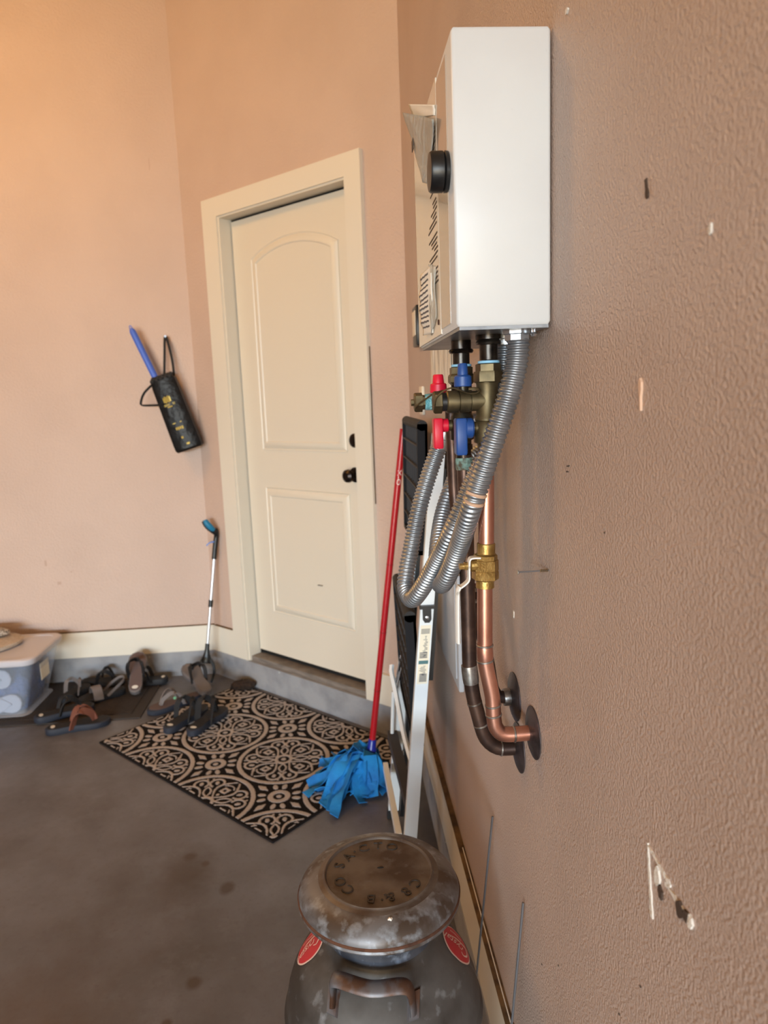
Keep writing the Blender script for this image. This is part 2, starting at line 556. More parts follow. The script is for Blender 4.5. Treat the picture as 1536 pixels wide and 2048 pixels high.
def text2d(txt, size, shear=0.0, align='CENTER'):
    c = bpy.data.curves.new('txt', 'FONT')
    c.body = txt
    c.size = size
    c.shear = shear
    c.align_x = align
    c.align_y = 'CENTER'
    c.resolution_u = 3
    o = bpy.data.objects.new('txt', c)
    COL.objects.link(o)
    dg = bpy.context.evaluated_depsgraph_get()
    dg.update()
    me = bpy.data.meshes.new_from_object(o.evaluated_get(dg))
    vs = [(v.co.x, v.co.y) for v in me.vertices]
    fs = [tuple(p.vertices) for p in me.polygons]
    bpy.data.objects.remove(o)
    bpy.data.curves.remove(c)
    bpy.data.meshes.remove(me)
    return vs, fs


# ------------------------------------------------------------------ room frame
Y2, LW, ANG, BAN = 2.68721, 1.33747, 0.7614, 0.009808
ZC, ZB, CEIL = 0.130, 0.2645, 3.32
C2 = Vector((0, Y2, 0))
DA = Vector((-math.cos(ANG), math.sin(ANG), 0))
DN = Vector((-math.sin(ANG), -math.cos(ANG), 0))
C1 = C2 + DA * LW
DB = Vector((-math.cos(BAN), -math.sin(BAN), 0))
NB = Vector((math.sin(BAN), -math.cos(BAN), 0))


def W(s, o, z):      # corner (door) wall frame: along, out into the room, up
    return C2 + DA * s + DN * o + Vector((0, 0, z))


def LWF(s, o, z):    # far wall frame
    return C1 + DB * s + NB * o + Vector((0, 0, z))


def fbox(mb, F, s0, s1, o0, o1, z0, z1):
    return mb.hexa([F(s0, o0, z0), F(s1, o0, z0), F(s1, o1, z0), F(s0, o1, z0), F(s0, o0, z1), F(s1, o0, z1), F(s1, o1, z1), F(s0, o1, z1)])


def struct(mb, name, m, smooth=None, parent=None):
    o = mb.build(name, m, parent, smooth=smooth)
    if parent is None:
        o['kind'] = 'structure'
    return o


D0, D1, DT, DBZ, REC = 0.2696, 1.0488, 2.2228, 0.1752, 0.0538
struct(MB().box(-6.6, 0.15, -7.0, 4.2, -0.12, 0.0), 'floor', 'floor')
struct(MB().box(-14, 6, -18, -7.001, -0.14, -0.02), 'driveway', 'driveway')
struct(MB().box(-6.6, 0.15, -7.0, 4.2, CEIL, CEIL + 0.1), 'ceiling', 'ceiling')
wall_right = struct(MB().box(0, 0.12, -7.0, Y2 + 0.1, 0, CEIL), 'wall_right', 'wall_rough')
w = MB()
fbox(w, W, -0.08, D0 - 0.018, -0.12, 0, 0, CEIL)
fbox(w, W, D1 + 0.018, LW + 0.05, -0.12, 0, 0, CEIL)
fbox(w, W, D0 - 0.018, D1 + 0.018, -0.12, 0, DT + 0.03, CEIL)
wall_corner = struct(w, 'wall_corner', 'wall')
w = MB()
fbox(w, LWF, -0.02, 5.6, -0.12, 0, 0, CEIL)
struct(w, 'wall_far', 'wall')
struct(MB().box(-6.6, -6.48, -7.0, 3.7, 0, CEIL), 'wall_left', 'wall')
w = MB()
w.box(-6.6, -5.3, -7.12, -7.0, 0, CEIL)
w.box(-0.3, 0.12, -7.12, -7.0, 0, CEIL)
w.box(-5.3, -0.3, -7.12, -7.0, 2.2, CEIL)
struct(w, 'wall_front', 'wall')

# concrete curb and baseboards
E_ = 0.02
w = MB()
fbox(w, LWF, -0.012, 5.5, 0, E_, 0, ZC)
struct(w, 'trim_1', 'curb')
w = MB()
fbox(w, W, 0.012, LW - 0.012, -0.004, E_, 0, ZC)
struct(w, 'trim_2', 'curb')
struct(MB().box(-E_, 0, -6.9, Y2 - 0.012, 0, ZC), 'trim_3', 'curb')
w = MB()
fbox(w, LWF, -0.010, 5.5, 0, E_ - 0.003, ZC, ZB)
struct(w, 'baseboard_far', 'trim')
w = MB()
fbox(w, W, 1.162, LW - 0.010, 0, E_ - 0.003, ZC, ZB)
struct(w, 'baseboard_corner', 'trim')
w = MB()
fbox(w, W, 0.012, 0.186, 0, E_ - 0.003, ZC, ZB)
struct(w, 'baseboard_corner', 'trim')
bb = struct(MB().box(-E_ + 0.003, 0, -6.9, Y2 - 0.014, ZC, ZB), 'baseboard_right', 'trim')
MB().box(-E_ + 0.0035, -0.0005, -6.8, Y2 - 0.03, ZB, ZB + 0.0012).build('dust_shadow_top', 'ledge', bb, smooth=None, label='brown dirty top ledge')
MB().tube([(-0.006, y, ZB + 0.003 + 0.002 * math.sin(y * 9)) for y in np.linspace(0.85, 1.62, 20)], 0.0013, 6).build('caulk_line', 'plaster', bb)
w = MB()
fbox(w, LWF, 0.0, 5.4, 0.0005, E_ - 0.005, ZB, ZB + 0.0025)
w.build('dust_shadow_top', 'ledge', bpy.data.objects['baseboard_far'], smooth=None)  # brown strip painted as the shadow line along the far baseboard top
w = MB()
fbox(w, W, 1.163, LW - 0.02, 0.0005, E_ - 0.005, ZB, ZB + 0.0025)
w.build('dust_shadow_top', 'ledge', bpy.data.objects['baseboard_corner'], smooth=None)  # painted shadow line continues on the corner baseboard

# door casing, jambs, threshold
CT = 0.018
w = MB()
fbox(w, W, D1 + 0.010, 1.162, 0, CT, ZC, 2.318)
struct(w, 'trim_4', 'trim')
w = MB()
fbox(w, W, 0.186, D0 + 0.0, 0, CT, ZC - 0.03, 2.318)
struct(w, 'trim_5', 'trim')
w = MB()
fbox(w, W, 0.1848, 0.1861, 0.0005, 0.006, 0.98, 1.60)
w.build('brown_gap', 'ledge', bpy.data.objects['trim_5'], smooth=None, label='brown dirty gap beside the right casing')
w = MB()
fbox(w, W, D0, D1 + 0.010, 0, CT, DT + 0.012, 2.318)
struct(w, 'trim_6', 'trim')
jm = MB()
fbox(jm, W, D1, D1 + 0.018, -0.11, 0.010, ZC, DT + 0.02)
struct(jm, 'trim_7', 'trim')
jm = MB()
fbox(jm, W, D0 - 0.018, D0, -0.11, 0.010, ZC, DT + 0.02)
struct(jm, 'trim_8', 'trim')
jm = MB()
fbox(jm, W, D0, D1, -0.11, 0.010, DT + 0.004, DT + 0.022)
struct(jm, 'trim_9', 'trim')
th = MB()
fbox(th, W, D0, D1, -0.11, -0.002, ZC - 0.002, ZC + 0.022)
struct(th, 'trim_10', 'threshold')
gp = MB()
fbox(gp, W, D1 - 0.008, D1 + 0.0, -0.10, -REC - 0.006, ZC + 0.02, DT + 0.004)
fbox(gp, W, D0, D1, -0.10, -REC - 0.006, DT - 0.004, DT + 0.004)
fbox(gp, W, D0, D1, -0.10, -REC - 0.01, ZC + 0.02, DBZ + 0.002)

door = MB()
fbox(door, W, D0 + 0.002, D1 - 0.007, -REC - 0.044, -REC, DBZ, DT - 0.006)
door = struct(door, 'door_1', 'door')
gp.build('weatherstrip', 'gap', door, smooth=None, label='black weatherstrip gap around the door')


def offset_loop(P, d):
    n = len(P)
    out = []
    for i in range(n):
        a, b, c = Vector(P[i - 1]), Vector(P[i]), Vector(P[(i + 1) % n])
        n1 = Vector((-(b - a).y, (b - a).x)).normalized()
        n2 = Vector((-(c - b).y, (c - b).x)).normalized()
        m = (n1 + n2)
        m = m / max(0.4, m.dot(n1))
        out.append(tuple(b + m * d))
    return out


def panel(P, name):
    # P counter-clockwise when (s leftwards = +) : inward offsets
    prof = [(0, 0.0005), (0.005, -0.0035), (0.010, -0.0005), (0.022, 0.0065), (0.036, 0.0075), (0.041, 0.0035)]
    area = sum(P[i - 1][0] * P[i][1] - P[i][0] * P[i - 1][1] for i in range(len(P)))
    if area < 0:
        P = P[::-1]
    mb = MB()
    rings = []
    for d, h in prof:
        q = offset_loop(P, d)
        rings.append([W(s, -REC + h + 0.004, z) for s, z in q])
    n = len(P)
    vs = [p for r in rings for p in r]
    fs = []
    for i in range(len(rings) - 1):
        for j in range(n):
            fs.append((i * n + j, i * n + (j + 1) % n, (i + 1) * n + (j + 1) % n, (i + 1) * n + j))
    fs.append(tuple((len(rings) - 1) * n + j for j in range(n)))
    # back to door face
    k = len(vs)
    vs += [W(s, -REC - 0.001, z) for s, z in P]
    for j in range(n):
        fs.append((j, k + j, k + (j + 1) % n, (j + 1) % n))
    mb.add(vs, fs)
    mb.build(name, 'door', door, smooth=30)


arch = [(0.918, 1.18), (0.378, 1.18), (0.378, 2.035)]
for i in range(1, 12):
    t = i / 12
    s_ = 0.378 + (0.918 - 0.378) * t
    arch.append((s_, 2.035 + 0.068 * (1 - (2 * t - 1) ** 2) ** 0.9))
arch.append((0.918, 2.035))
panel(arch, 'upper_panel')
panel([(0.917, 0.391), (0.377, 0.391), (0.377, 1.002), (0.917, 1.002)], 'lower_panel')
kb = MB()
cK = W(0.338, -REC, 1.085)
kb.stack(cK, DN, [(0, 0.032), (0.006, 0.032), (0.008, 0.014), (0.03, 0.012), (0.036, 0.022), (0.048, 0.028), (0.058, 0.026), (0.066, 0.015)], 24)
kb.build('door_knob', 'bronze', door)
kb = MB()
kb.stack(W(0.330, -REC, 1.229), DN, [(0, 0.030), (0.012, 0.029), (0.018, 0.022), (0.02, 0.01)], 24)
kb.build('deadbolt', 'bronze', door)
kb = MB()
kb.stack(W(0.285, -REC + 0.004, 1.085), DN, [(0, 0.014), (0.004, 0.012)], 12)
kb.build('brass_strike', 'brass_new', door)
sc_ = MB()
for i in range(4):
    s_ = 0.56 + 0.008 * i
    fbox(sc_, W, s_, s_ + 0.009, -REC + 0.0110, -REC + 0.0125, 0.573 - 0.002 * (i % 2), 0.576 - 0.002 * (i % 2))
sc_.build('scratch', 'ink', door, smooth=None)


# ------------------------------------------------------------------ marks on the right wall (worn patches)
def wall_patch(name, m, poly, d=0.0012, base=0.0):
    area = sum(poly[i - 1][0] * poly[i][1] - poly[i][0] * poly[i - 1][1] for i in range(len(poly)))
    mb = MB()
    mb.prism(poly, lambda u, v, dd: (-dd, u, v), base - 0.0004, base + d)
    mb.build(name, m, wall_right, smooth=None)


def blob(cy, cz, ry, rz, n=12, j=0.25, tilt=0.0):
    out = []
    for i in range(n):
        a = 2 * PI * i / n
        k = 1 + random.uniform(-j, j)
        y, z = ry * k * math.cos(a), rz * k * math.sin(a)
        out.append((cy + y * math.cos(tilt) - z * math.sin(tilt), cz + y * math.sin(tilt) + z * math.cos(tilt)))
    return out


def streak(p0, p1, w0, w1, n=10, j=0.4):
    a, b = Vector(p0), Vector(p1)
    d = (b - a).normalized()
    nn = Vector((-d.y, d.x))
    L, R = [], []
    for i in range(n + 1):
        t = i / n
        c = a.lerp(b, t)
        w_ = (w0 + (w1 - w0) * t) * (1 + random.uniform(-j, j))
        L.append(tuple(c + nn * w_))
        R.append(tuple(c - nn * w_))
    return L + R[::-1]


wall_patch('plaster_scratch', 'plaster', streak((0.5815, 0.990), (0.569, 0.922), 0.0012, 0.0034))
wall_patch('plaster_scratch', 'plaster', streak((0.581, 0.988), (0.535, 0.980), 0.0010, 0.0024))
wall_patch('plaster_scratch', 'plaster', streak((0.545, 0.976), (0.508, 0.975), 0.0018, 0.0026))
wall_patch('plaster_chip', 'plaster', blob(0.560, 0.972, 0.006, 0.009), 0.002)
wall_patch('wall_hole', 'hole', blob(0.553, 0.960, 0.004, 0.006), 0.0018)
wall_patch('wall_hole', 'hole', blob(0.517, 0.972, 0.006, 0.007), 0.002)
wall_patch('wall_hole', 'hole', blob(0.507, 0.974, 0.004, 0.005), 0.0022)
wall_patch('plaster_chip', 'plaster', blob(0.499, 0.975, 0.004, 0.006), 0.002)
wall_patch('wall_hole', 'hole', streak((0.6165, 1.579), (0.6125, 1.563), 0.0016, 0.0024, 6), 0.0012)
wall_patch('plaster_chip', 'plaster', blob(0.507, 1.515, 0.0025, 0.004), 0.0015)
wall_patch('paint_drip', 'drip', [(0.620, 1.412), (0.6175, 1.4145), (0.6145, 1.411), (0.614, 1.404), (0.6155, 1.398), (0.6145, 1.386), (0.6165, 1.386), (0.6175, 1.398), (0.6195, 1.404)], 0.0022)
wall_patch('scuff', 'ink', streak((0.822, 1.3170), (0.812, 1.3185), 0.0006, 0.0007, 4), 0.0008)
wall_patch('scuff', 'ink', streak((0.824, 1.3105), (0.816, 1.311), 0.0006, 0.0007, 4), 0.0008)
wall_patch('plaster_chip', 'plaster', blob(0.826, 1.810, 0.005, 0.0035), 0.002)
wall_patch('plaster_chip', 'plaster', blob(1.088, 1.052, 0.003, 0.006), 0.0012)
for (y, z) in ((0.70, 1.26), (0.59, 0.83), (0.85, 0.62), (0.64, 0.75), (0.93, 0.55)):
    wall_patch('scuff', 'ink', blob(y, z, 0.0014, 0.0012, 7), 0.0008)
for (x, z, w_, h_) in ((-1.10, 2.50, 0.003, 0.05), (-1.78, 0.62, 0.012, 0.03), (-1.72, 0.52, 0.02, 0.016), (-1.66, 0.58, 0.008, 0.008)):
    fs_ = MB()
    s_ = -(x - C1.x)
    fbox(fs_, LWF, s_, s_ + w_, -0.0004, 0.0006, z, z + h_)
    fs_.build('scuff', 'scuffed', bpy.data.objects['wall_far'], smooth=None)

# ------------------------------------------------------------------ water heater
BX, BY0, BY1, BZ0, BZ1 = -0.119, 0.8798, 1.27, 1.4834, 1.8214
heater = thing('water_heater', (0, 1.07, BZ0), 'white box shaped tankless water heater on the right wall with black knob', 'water heater')
b_ = MB().box(BX, -0.002, BY0, BY1, BZ0 + 0.004, BZ1, bev=0.004)
b_.build('casing', 'enamel', heater)
MB().box(BX + 0.004, -0.004, BY0 + 0.004, BY1 - 0.004, BZ0, BZ0 + 0.004).build('bottom_plate', 'heater_bottom', heater, smooth=None)
MB().box(BX - 0.0015, BX + 0.001, 1.002, BY1 - 0.004, BZ0 + 0.006, BZ1 - 0.004).build('front_cover', 'front', heater, smooth=None)
MB().box(BX - 0.0012, BX + 0.001, 0.920, 1.0015, BZ0 + 0.012, BZ1 - 0.012).build('reflection_strip', 'front_strip', heater, smooth=None)  # strip whose colour stands for a reflection in the cover
# printed instruction lines on the cover
pr = MB()
random.seed(3)
z = 1.762
blk = 0
while z > 1.56:
    ln = random.choice([0.035, 0.05, 0.075, 0.085, 0.06])
    y0 = 1.012 + random.uniform(0, 0.01)
    y1 = y0 + ln
    pr.box(BX - 0.0020, BX - 0.0014, y0, y1, z, z + 0.0022)
    z -= 0.0062
    blk += 1
    if blk % 6 == 0:
        z -= 0.008
pr.build('printed_text', 'ink', heater, smooth=None, kind='stuff')
kn = MB()
KC = (BX - 0.001, 0.920, 1.6765)
kn.stack(KC, (-1, 0, 0), [(0, 0.0235), (0.004, 0.0240), (0.0055, 0.0215), (0.0065, 0.0238), (0.020, 0.0238), (0.0225, 0.0222), (0.023, 0.015)], 36)
kn.build('knob', 'black', heater)
sc_ = MB()
sc_.stack((BX - 0.001, 1.020, 1.507), (-1, 0, 0), [(0, 0.004), (0.002, 0.0035)], 10)
sc_.build('cover_screw', 'rust', heater)
sc_ = MB()
sc_.stack((-0.018, 0.90, BZ0), (0, 0, -1), [(0, 0.003), (0.004, 0.003), (0.006, 0.0045), (0.009, 0.003)], 10)
sc_.build('bottom_screw', 'chrome', heater)
for (x, y) in ((-0.034, 0.920), (-0.030, 0.995)):
    g = MB()
    g.stack((x, y, BZ0), (0, 0, -1), [(0, 0.019), (0.004, 0.019), (0.005, 0.0165), (0.012, 0.0165)], 8)
    g.build('conduit_locknut', 'zinc', heater)

# taped paper at the far top of the cover
pn = thing('paper_note', (-0.12, 1.1, 1.80), 'white paper strip under wrinkled grey tape at top of the heater cover', 'paper')


def quadpatch(p00, p10, p11, p01, wob=0.0, nu=10, nv=8, seed=1):
    rnd = random.Random(seed)
    A, B, C_, D_ = map(Vector, (p00, p10, p11, p01))
    ph = [rnd.uniform(0, 6) for _ in range(6)]

    def fn(u, v):
        p = A.lerp(B, u).lerp(D_.lerp(C_, u), v)
        k = wob * (math.sin(7 * u + ph[0] + 3 * v) + math.sin(11 * u + ph[1]) * 0.6 + math.sin(9 * v + 5 * u + ph[2]) * 0.6)
        return p + Vector((k, 0, 0))
    return nu, nv, fn


mb = MB()
mb.grid(*quadpatch((-0.1235, 1.235, 1.852), (-0.1215, 1.004, 1.772), (-0.1212, 1.004, 1.785), (-0.129, 1.25, 1.879), 0.0004))
mb.build('paper', 'paper', pn, smooth=60, thick=0.0005)
mb = MB()
mb.grid(*quadpatch((-0.1225, 1.16, 1.735), (-0.1225, 1.06, 1.700), (-0.1225, 0.99, 1.762), (-0.136, 1.265, 1.872), 0.0016, 16, 16, 4))
mb.build('tape', 'tape', pn, smooth=60, thick=0.0004)
mb = MB()
mb.box(-0.1310, -0.1300, 1.185, 1.205, 1.790, 1.806)
mb.build('print_mark', 'ink', pn, smooth=None)

# curled printed label at the bottom of the cover
pl_ = thing('paper_label', (-0.125, 1.1, 1.55), 'curled white label with printed lines taped low on the heater cover', 'label')


def curl(u, v):
    zz = 1.595 - 0.098 * v
    bulge = math.sin(PI * min(1, v * 0.95 + 0.05))
    y = 1.075 + 0.085 * u
    x = -0.1215 - 0.0075 * u * (0.6 + 0.7 * bulge) - 0.0012 * math.sin(26 * v) * u
    return Vector((x, y, zz - 0.004 * u * math.sin(5 * v)))


mb = MB()
mb.grid(8, 24, curl)
mb.build('label_sheet', 'paper', pl_, smooth=60, thick=0.0005)
mb = MB()
for i in range(11):
    v = 0.08 + 0.08 * i
    a, b = curl(0.35, v), curl(0.95, v)
    off = Vector((-0.0004, -0.0006, 0))
    q = [curl(0.3 + 0.65 * k / 6, v + 0.006 * math.sin(9 * k + i)) + off for k in range(7)]
    mb.ribbon(q, (0, 0, 1), 0.0028, 0.0003)
mb.build('printed_text', 'inkb', pl_, smooth=None, kind='stuff')
mb = MB()
mb.grid(*quadpatch((-0.1222, 1.10, 1.495), (-0.1222, 1.03, 1.515), (-0.1222, 1.035, 1.585), (-0.1222, 1.10, 1.60), 0.0012, 8, 10, 9))
mb.build('tape', 'cleartape', pl_, smooth=60, thick=0.0003)

# ------------------------------------------------------------------ near (copper) water pipe
HEXP = PI / 6
NY = 0.97
np_ = thing('water_pipe', (-0.07, NY, 0.9), 'bright copper water pipe with brass ball valve and blue lever under the heater', 'pipe')
m_ = MB()
m_.stack((-0.061, NY, 1.4834), (0, 0, -1), [(0, 0.0175), (0.006, 0.0175), (0.0065, 0.0155), (0.010, 0.0175), (0.013, 0.0165), (0.0135, 0.0125), (0.033, 0.0125)], 20)
m_.build('inlet_nipple', 'nipple', np_)
m_ = MB()
m_.stack((-0.0612, NY, 1.4495), (0, 0, -1), [(0, 0.0128), (0.0005, 0.0148), (0.0035, 0.0150), (0.004, 0.0130)], 20)
m_.build('sealant_ring', 'ptfe', np_)
m_ = MB()
m_.stack((-0.062, NY, 1.4455), (0, 0, -1), [(0, 0.0150), (0.001, 0.0172), (0.010, 0.0172), (0.0102, 0.0194), (0.0135, 0.0202), (0.024, 0.0202), (0.0255, 0.0175)], 6, phase=0.3)
m_.build('union_nut', 'brass', np_, smooth=20)
m_ = MB()
m_.stack((-0.0635, NY, 1.421), (-0.02, 0, -1), [(0, 0.0160), (0.004, 0.0148), (0.045, 0.0148), (0.048, 0.0165), (0.052, 0.0165), (0.053, 0.0150), (0.058, 0.0175), (0.070, 0.0178), (0.082, 0.0178), (0.0835, 0.0135), (0.088, 0.0125), (0.103, 0.0120)], 26)
m_.stack((-0.066, NY, 1.396), (-1, 0, 0), [(0, 0.0140), (0.021, 0.0140), (0.0215, 0.0125), (0.0225, 0.0125), (0.023, 0.0148), (0.0365, 0.0150), (0.037, 0.0130), (0.038, 0.0130), (0.0385, 0.0152), (0.053, 0.0152), (0.0545, 0.0138)], 26)
m_.build('valve_body', 'brass', np_)
m_ = MB()
m_.stack((-0.1205, NY, 1.396), (-1, 0, 0), [(0, 0.0125), (0.006, 0.0125)], 22)
m_.build('rubber_ring', 'black', np_)
m_ = MB()
m_.stack((-0.1265, NY, 1.396), (-1, 0, 0), [(0, 0.0140), (0.001, 0.0155), (0.010, 0.0155), (0.012, 0.0140)], 6, phase=0.2)
m_.build('drain_nut', 'brass', np_, smooth=20)
m_ = MB()
m_.stack((-0.097, NY, 1.405), (0, 0, 1), [(0, 0.0065), (0.014, 0.0065)], 14)
m_.build('drain_stem', 'darkbrass', np_)
m_ = MB()
m_.stack((-0.097, NY, 1.416), (0, 0, 1), [(0, 0.0115), (0.001, 0.0122), (0.013, 0.0118), (0.015, 0.0100), (0.0155, 0.0074), (0.029, 0.0066), (0.031, 0.0055)], 24)
m_.build('drain_cap', 'blue', np_)
m_ = MB()
pth = spline([(-0.139, 0.955, 1.392), (-0.136, 0.954, 1.402), (-0.126, 0.952, 1.411), (-0.115, 0.951, 1.4145), (-0.104, 0.951, 1.411), (-0.093, 0.951, 1.4065), (-0.083, 0.952, 1.4065), (-0.0785, 0.953, 1.4095), (-0.082, 0.957, 1.4125), (-0.091, 0.96, 1.4125)], n=40)
m_.tube(pth, 0.0015, 8, ellipse=(0.0012, 0.0022))
m_.build('wire_bail', 'brass', np_)
m_ = MB()
m_.stack((-0.081, NY - 0.002, 1.3595), (-1, 0, 0), [(-0.006, 0.0085), (0.001, 0.0085), (0.0015, 0.0075), (0.005, 0.0075)], 16)
m_.build('lever_stem', 'brass', np_)
m_ = MB()
m_.stack((-0.0845, NY - 0.002, 1.3595), (-1, 0, 0), [(0, 0.0125), (0.002, 0.0140), (0.010, 0.0140), (0.011, 0.0130)], 24)
m_.box(-0.1095, -0.0940, NY - 0.014, NY + 0.010, 1.3235, 1.3735, bev=0.0025)
m_.build('lever_handle', 'blue', np_, label='blue lever handle hanging down')
m_ = MB()
nx = [(-0.0665, NY, 1.320), (-0.067, NY, 1.258), (-0.068, NY, 1.195)]
m_.tube(spline(nx, n=10), 0.0111, 20)
m_.tube(spline([(-0.071, NY, 1.135), (-0.0715, NY, 1.09), (-0.072, NY, 1.046)], n=8), 0.0111, 20)
m_.tube(spline([(-0.0722, NY, 1.050), (-0.0722, NY, 1.027), (-0.0702, NY, 1.010), (-0.0655, NY, 0.985), (-0.0622, NY, 0.966), (-0.0612, NY, 0.950), (-0.0605, NY, 0.935), (-0.0585, NY, 0.920), (-0.0515, NY, 0.909), (-0.042, NY, 0.9055), (-0.030, NY, 0.9050), (-0.0005, NY + 0.001, 0.9050)], n=44), 0.0113, 20)
m_.build('copper_tube', 'copper', np_)


def ring_at(mb, p, d, r, w_=0.003, n=20):
    RINGS.setdefault(id(mb), []).append(len(mb.v))
    mb.stack(Vector(p) - Vector(d).normalized() * (w_ / 2), d, [(0, r - 0.0006), (w_ * 0.25, r), (w_ * 0.75, r), (w_, r - 0.0006)], n)


m_ = MB()
for p, d, r in (((-0.0722, NY, 1.046), (0, 0, 1), 0.0126), ((-0.0720, NY, 1.0225), (0.1, 0, -1), 0.0126), ((-0.0613, NY, 0.953), (0.1, 0, -1), 0.0122), ((-0.0607, NY, 0.938), (0.1, 0, -1), 0.0124), ((-0.0305, NY, 0.905), (1, 0, 0), 0.0124), ((-0.0708, NY, 1.1335), (0, 0, 1), 0.0122), ((-0.0682, NY, 1.1955), (0, 0, 1), 0.0122)):
    ring_at(m_, p, d, r)
m_.build_each('solder_joint', 'solder', np_)
m_ = MB()
ring_at(m_, (-0.0722, NY, 1.0345), (0.05, 0, -1), 0.0120, 0.022)
m_.build('coupling', 'copper', np_)
m_ = MB()
m_.stack((-0.0682, NY, 1.197), (-0.03, 0, -1), [(0, 0.0122), (0.001, 0.0130), (0.0145, 0.0130), (0.016, 0.0145)], 24)
m_.stack((-0.0692, NY, 1.1805), (-0.03, 0, -1), [(0, 0.0158), (0.001, 0.0168), (0.007, 0.0168), (0.0075, 0.0182), (0.022, 0.0190), (0.0225, 0.0180), (0.0255, 0.0192), (0.035, 0.0192), (0.037, 0.0165)], 8, phase=0.2)
m_.stack((-0.0704, NY, 1.1445), (-0.03, 0, -1), [(0, 0.0150), (0.001, 0.0128), (0.012, 0.0132), (0.0125, 0.012)], 24)
m_.stack((-0.078, NY - 0.003, 1.166), (-1, -0.1, 0), [(0, 0.0095), (0.014, 0.0085), (0.016, 0.006), (0.023, 0.006), (0.0235, 0.0045), (0.030, 0.0045)], 12)
m_.build('ball_valve', 'brass_new', np_, smooth=25, label='yellow brass ball valve')
bv = [o for o in np_.children if o.name.startswith('ball_valve')][0]
m_ = MB()
m_.ribbon(spline([(-0.080, 0.962, 1.1785), (-0.090, 0.960, 1.179), (-0.0945, 0.960, 1.176), (-0.0955, 0.960, 1.160), (-0.0960, 0.960, 1.148), (-0.101, 0.960, 1.142), (-0.1085, 0.960, 1.137)], n=24), (0, 1, 0), 0.013, 0.0022)
m_.tube(spline([(-0.1085, 0.960, 1.139), (-0.1115, 0.960, 1.132), (-0.1125, 0.960, 1.10), (-0.1128, 0.960, 1.056)], n=12), 0.004, 10, ellipse=(0.0034, 0.0085))
m_.build('lever_handle', 'white_lever', bv, label='white vinyl ball valve lever')


def flange(parent, y, z, r, x0=-0.0062, tilt=0.0):
    mb = MB()
    mb.stack((-0.0005, y, z), (-1, tilt, 0.0), [(0, r), (0.0015, r), (0.004, r * 0.86), (0.0065, r * 0.5), (0.0085, r * 0.36)], 32)
    mb.build('escutcheon', 'escutcheon', parent)


flange(np_, NY + 0.001, 0.905, 0.039)

# ------------------------------------------------------------------ far (dark) water pipe
FY = 1.06
fp = thing('water_pipe', (-0.08, FY, 0.84), 'dark oxidised water pipe with red lever and red cap behind the copper one', 'pipe')
m_ = MB()
m_.stack((-0.083, FY, 1.4834), (0, 0, -1), [(0, 0.0150), (0.012, 0.0150), (0.0125, 0.0170), (0.015, 0.0185), (0.018, 0.0170), (0.0185, 0.0125), (0.0335, 0.0125)], 20)
m_.build('inlet_nipple', 'nipple', fp)
m_ = MB()
m_.stack((-0.083, FY, 1.4495), (0, 0, -1), [(0, 0.0128), (0.0005, 0.0150), (0.0035, 0.0150), (0.004, 0.0130)], 20)
m_.build('sealant_ring', 'ptfe', fp)
m_ = MB()
m_.stack((-0.0835, FY, 1.4455), (0, 0, -1), [(0, 0.0150), (0.001, 0.0180), (0.010, 0.0180), (0.011, 0.0195), (0.0135, 0.0208), (0.022, 0.0208), (0.026, 0.0165)], 6, phase=0.5)
m_.build('union_nut', 'brass', fp, smooth=20)
m_ = MB()
m_.stack((-0.0835, FY, 1.421), (0, 0, -1), [(0, 0.0155), (0.045, 0.0150), (0.048, 0.017), (0.060, 0.0178), (0.082, 0.0178), (0.084, 0.0135), (0.088, 0.0135)], 24)
m_.stack((-0.085, FY, 1.396), (-1, 0, 0), [(0, 0.0135), (0.030, 0.0140), (0.034, 0.0130), (0.036, 0.0115)], 24)
m_.build('valve_body', 'darkbrass', fp)
m_ = MB()
m_.stack((-0.121, FY, 1.396), (-1, 0, 0), [(0, 0.0115), (0.002, 0.0125), (0.016, 0.0120), (0.018, 0.0110)], 22)
m_.build('corroded_sleeve', 'turquoise', fp, label='turquoise corroded sleeve')
m_ = MB()
m_.stack((-0.139, FY, 1.396), (-1, 0, 0), [(0, 0.0110), (0.0035, 0.0110), (0.004, 0.0145), (0.014, 0.0145), (0.016, 0.0130), (0.0165, 0.005), (0.0205, 0.005)], 6, phase=0.2)
m_.build('drain_nut', 'brass', fp, smooth=20)
m_ = MB()
m_.tube(spline([(-0.156, FY - 0.018, 1.388), (-0.150, FY - 0.018, 1.394), (-0.140, FY - 0.018, 1.4005), (-0.128, FY - 0.018, 1.408), (-0.114, FY - 0.016, 1.412)], n=20), 0.0015, 8, ellipse=(0.0012, 0.0022))
m_.build('wire_bail', 'brass', fp)
m_ = MB()
m_.stack((-0.118, FY, 1.4035), (0, 0, 1), [(0, 0.008), (0.0065, 0.008)], 14)
m_.build('drain_stem', 'darkbrass', fp)
m_ = MB()
m_.stack((-0.118, FY, 1.409), (0, 0, 1), [(0, 0.0118), (0.001, 0.0128), (0.012, 0.0122), (0.0135, 0.0110), (0.014, 0.0088), (0.025, 0.0078), (0.0268, 0.0066)], 24)
m_.build('drain_cap', 'red', fp)
m_ = MB()
m_.stack((-0.100, FY, 1.3605), (-1, 0, 0), [(-0.006, 0.0085), (0.006, 0.0080)], 16)
m_.build('lever_stem', 'brass', fp)
m_ = MB()
m_.stack((-0.1045, FY, 1.3605), (-1, 0, 0), [(0, 0.0090), (0.001, 0.0100), (0.010, 0.0100)], 20)
m_.box(-0.1275, -0.1135, FY - 0.012, FY + 0.012, 1.3265, 1.3715, bev=0.0022)
m_.build('lever_handle', 'red', fp, label='red lever handle hanging down')
m_ = MB()
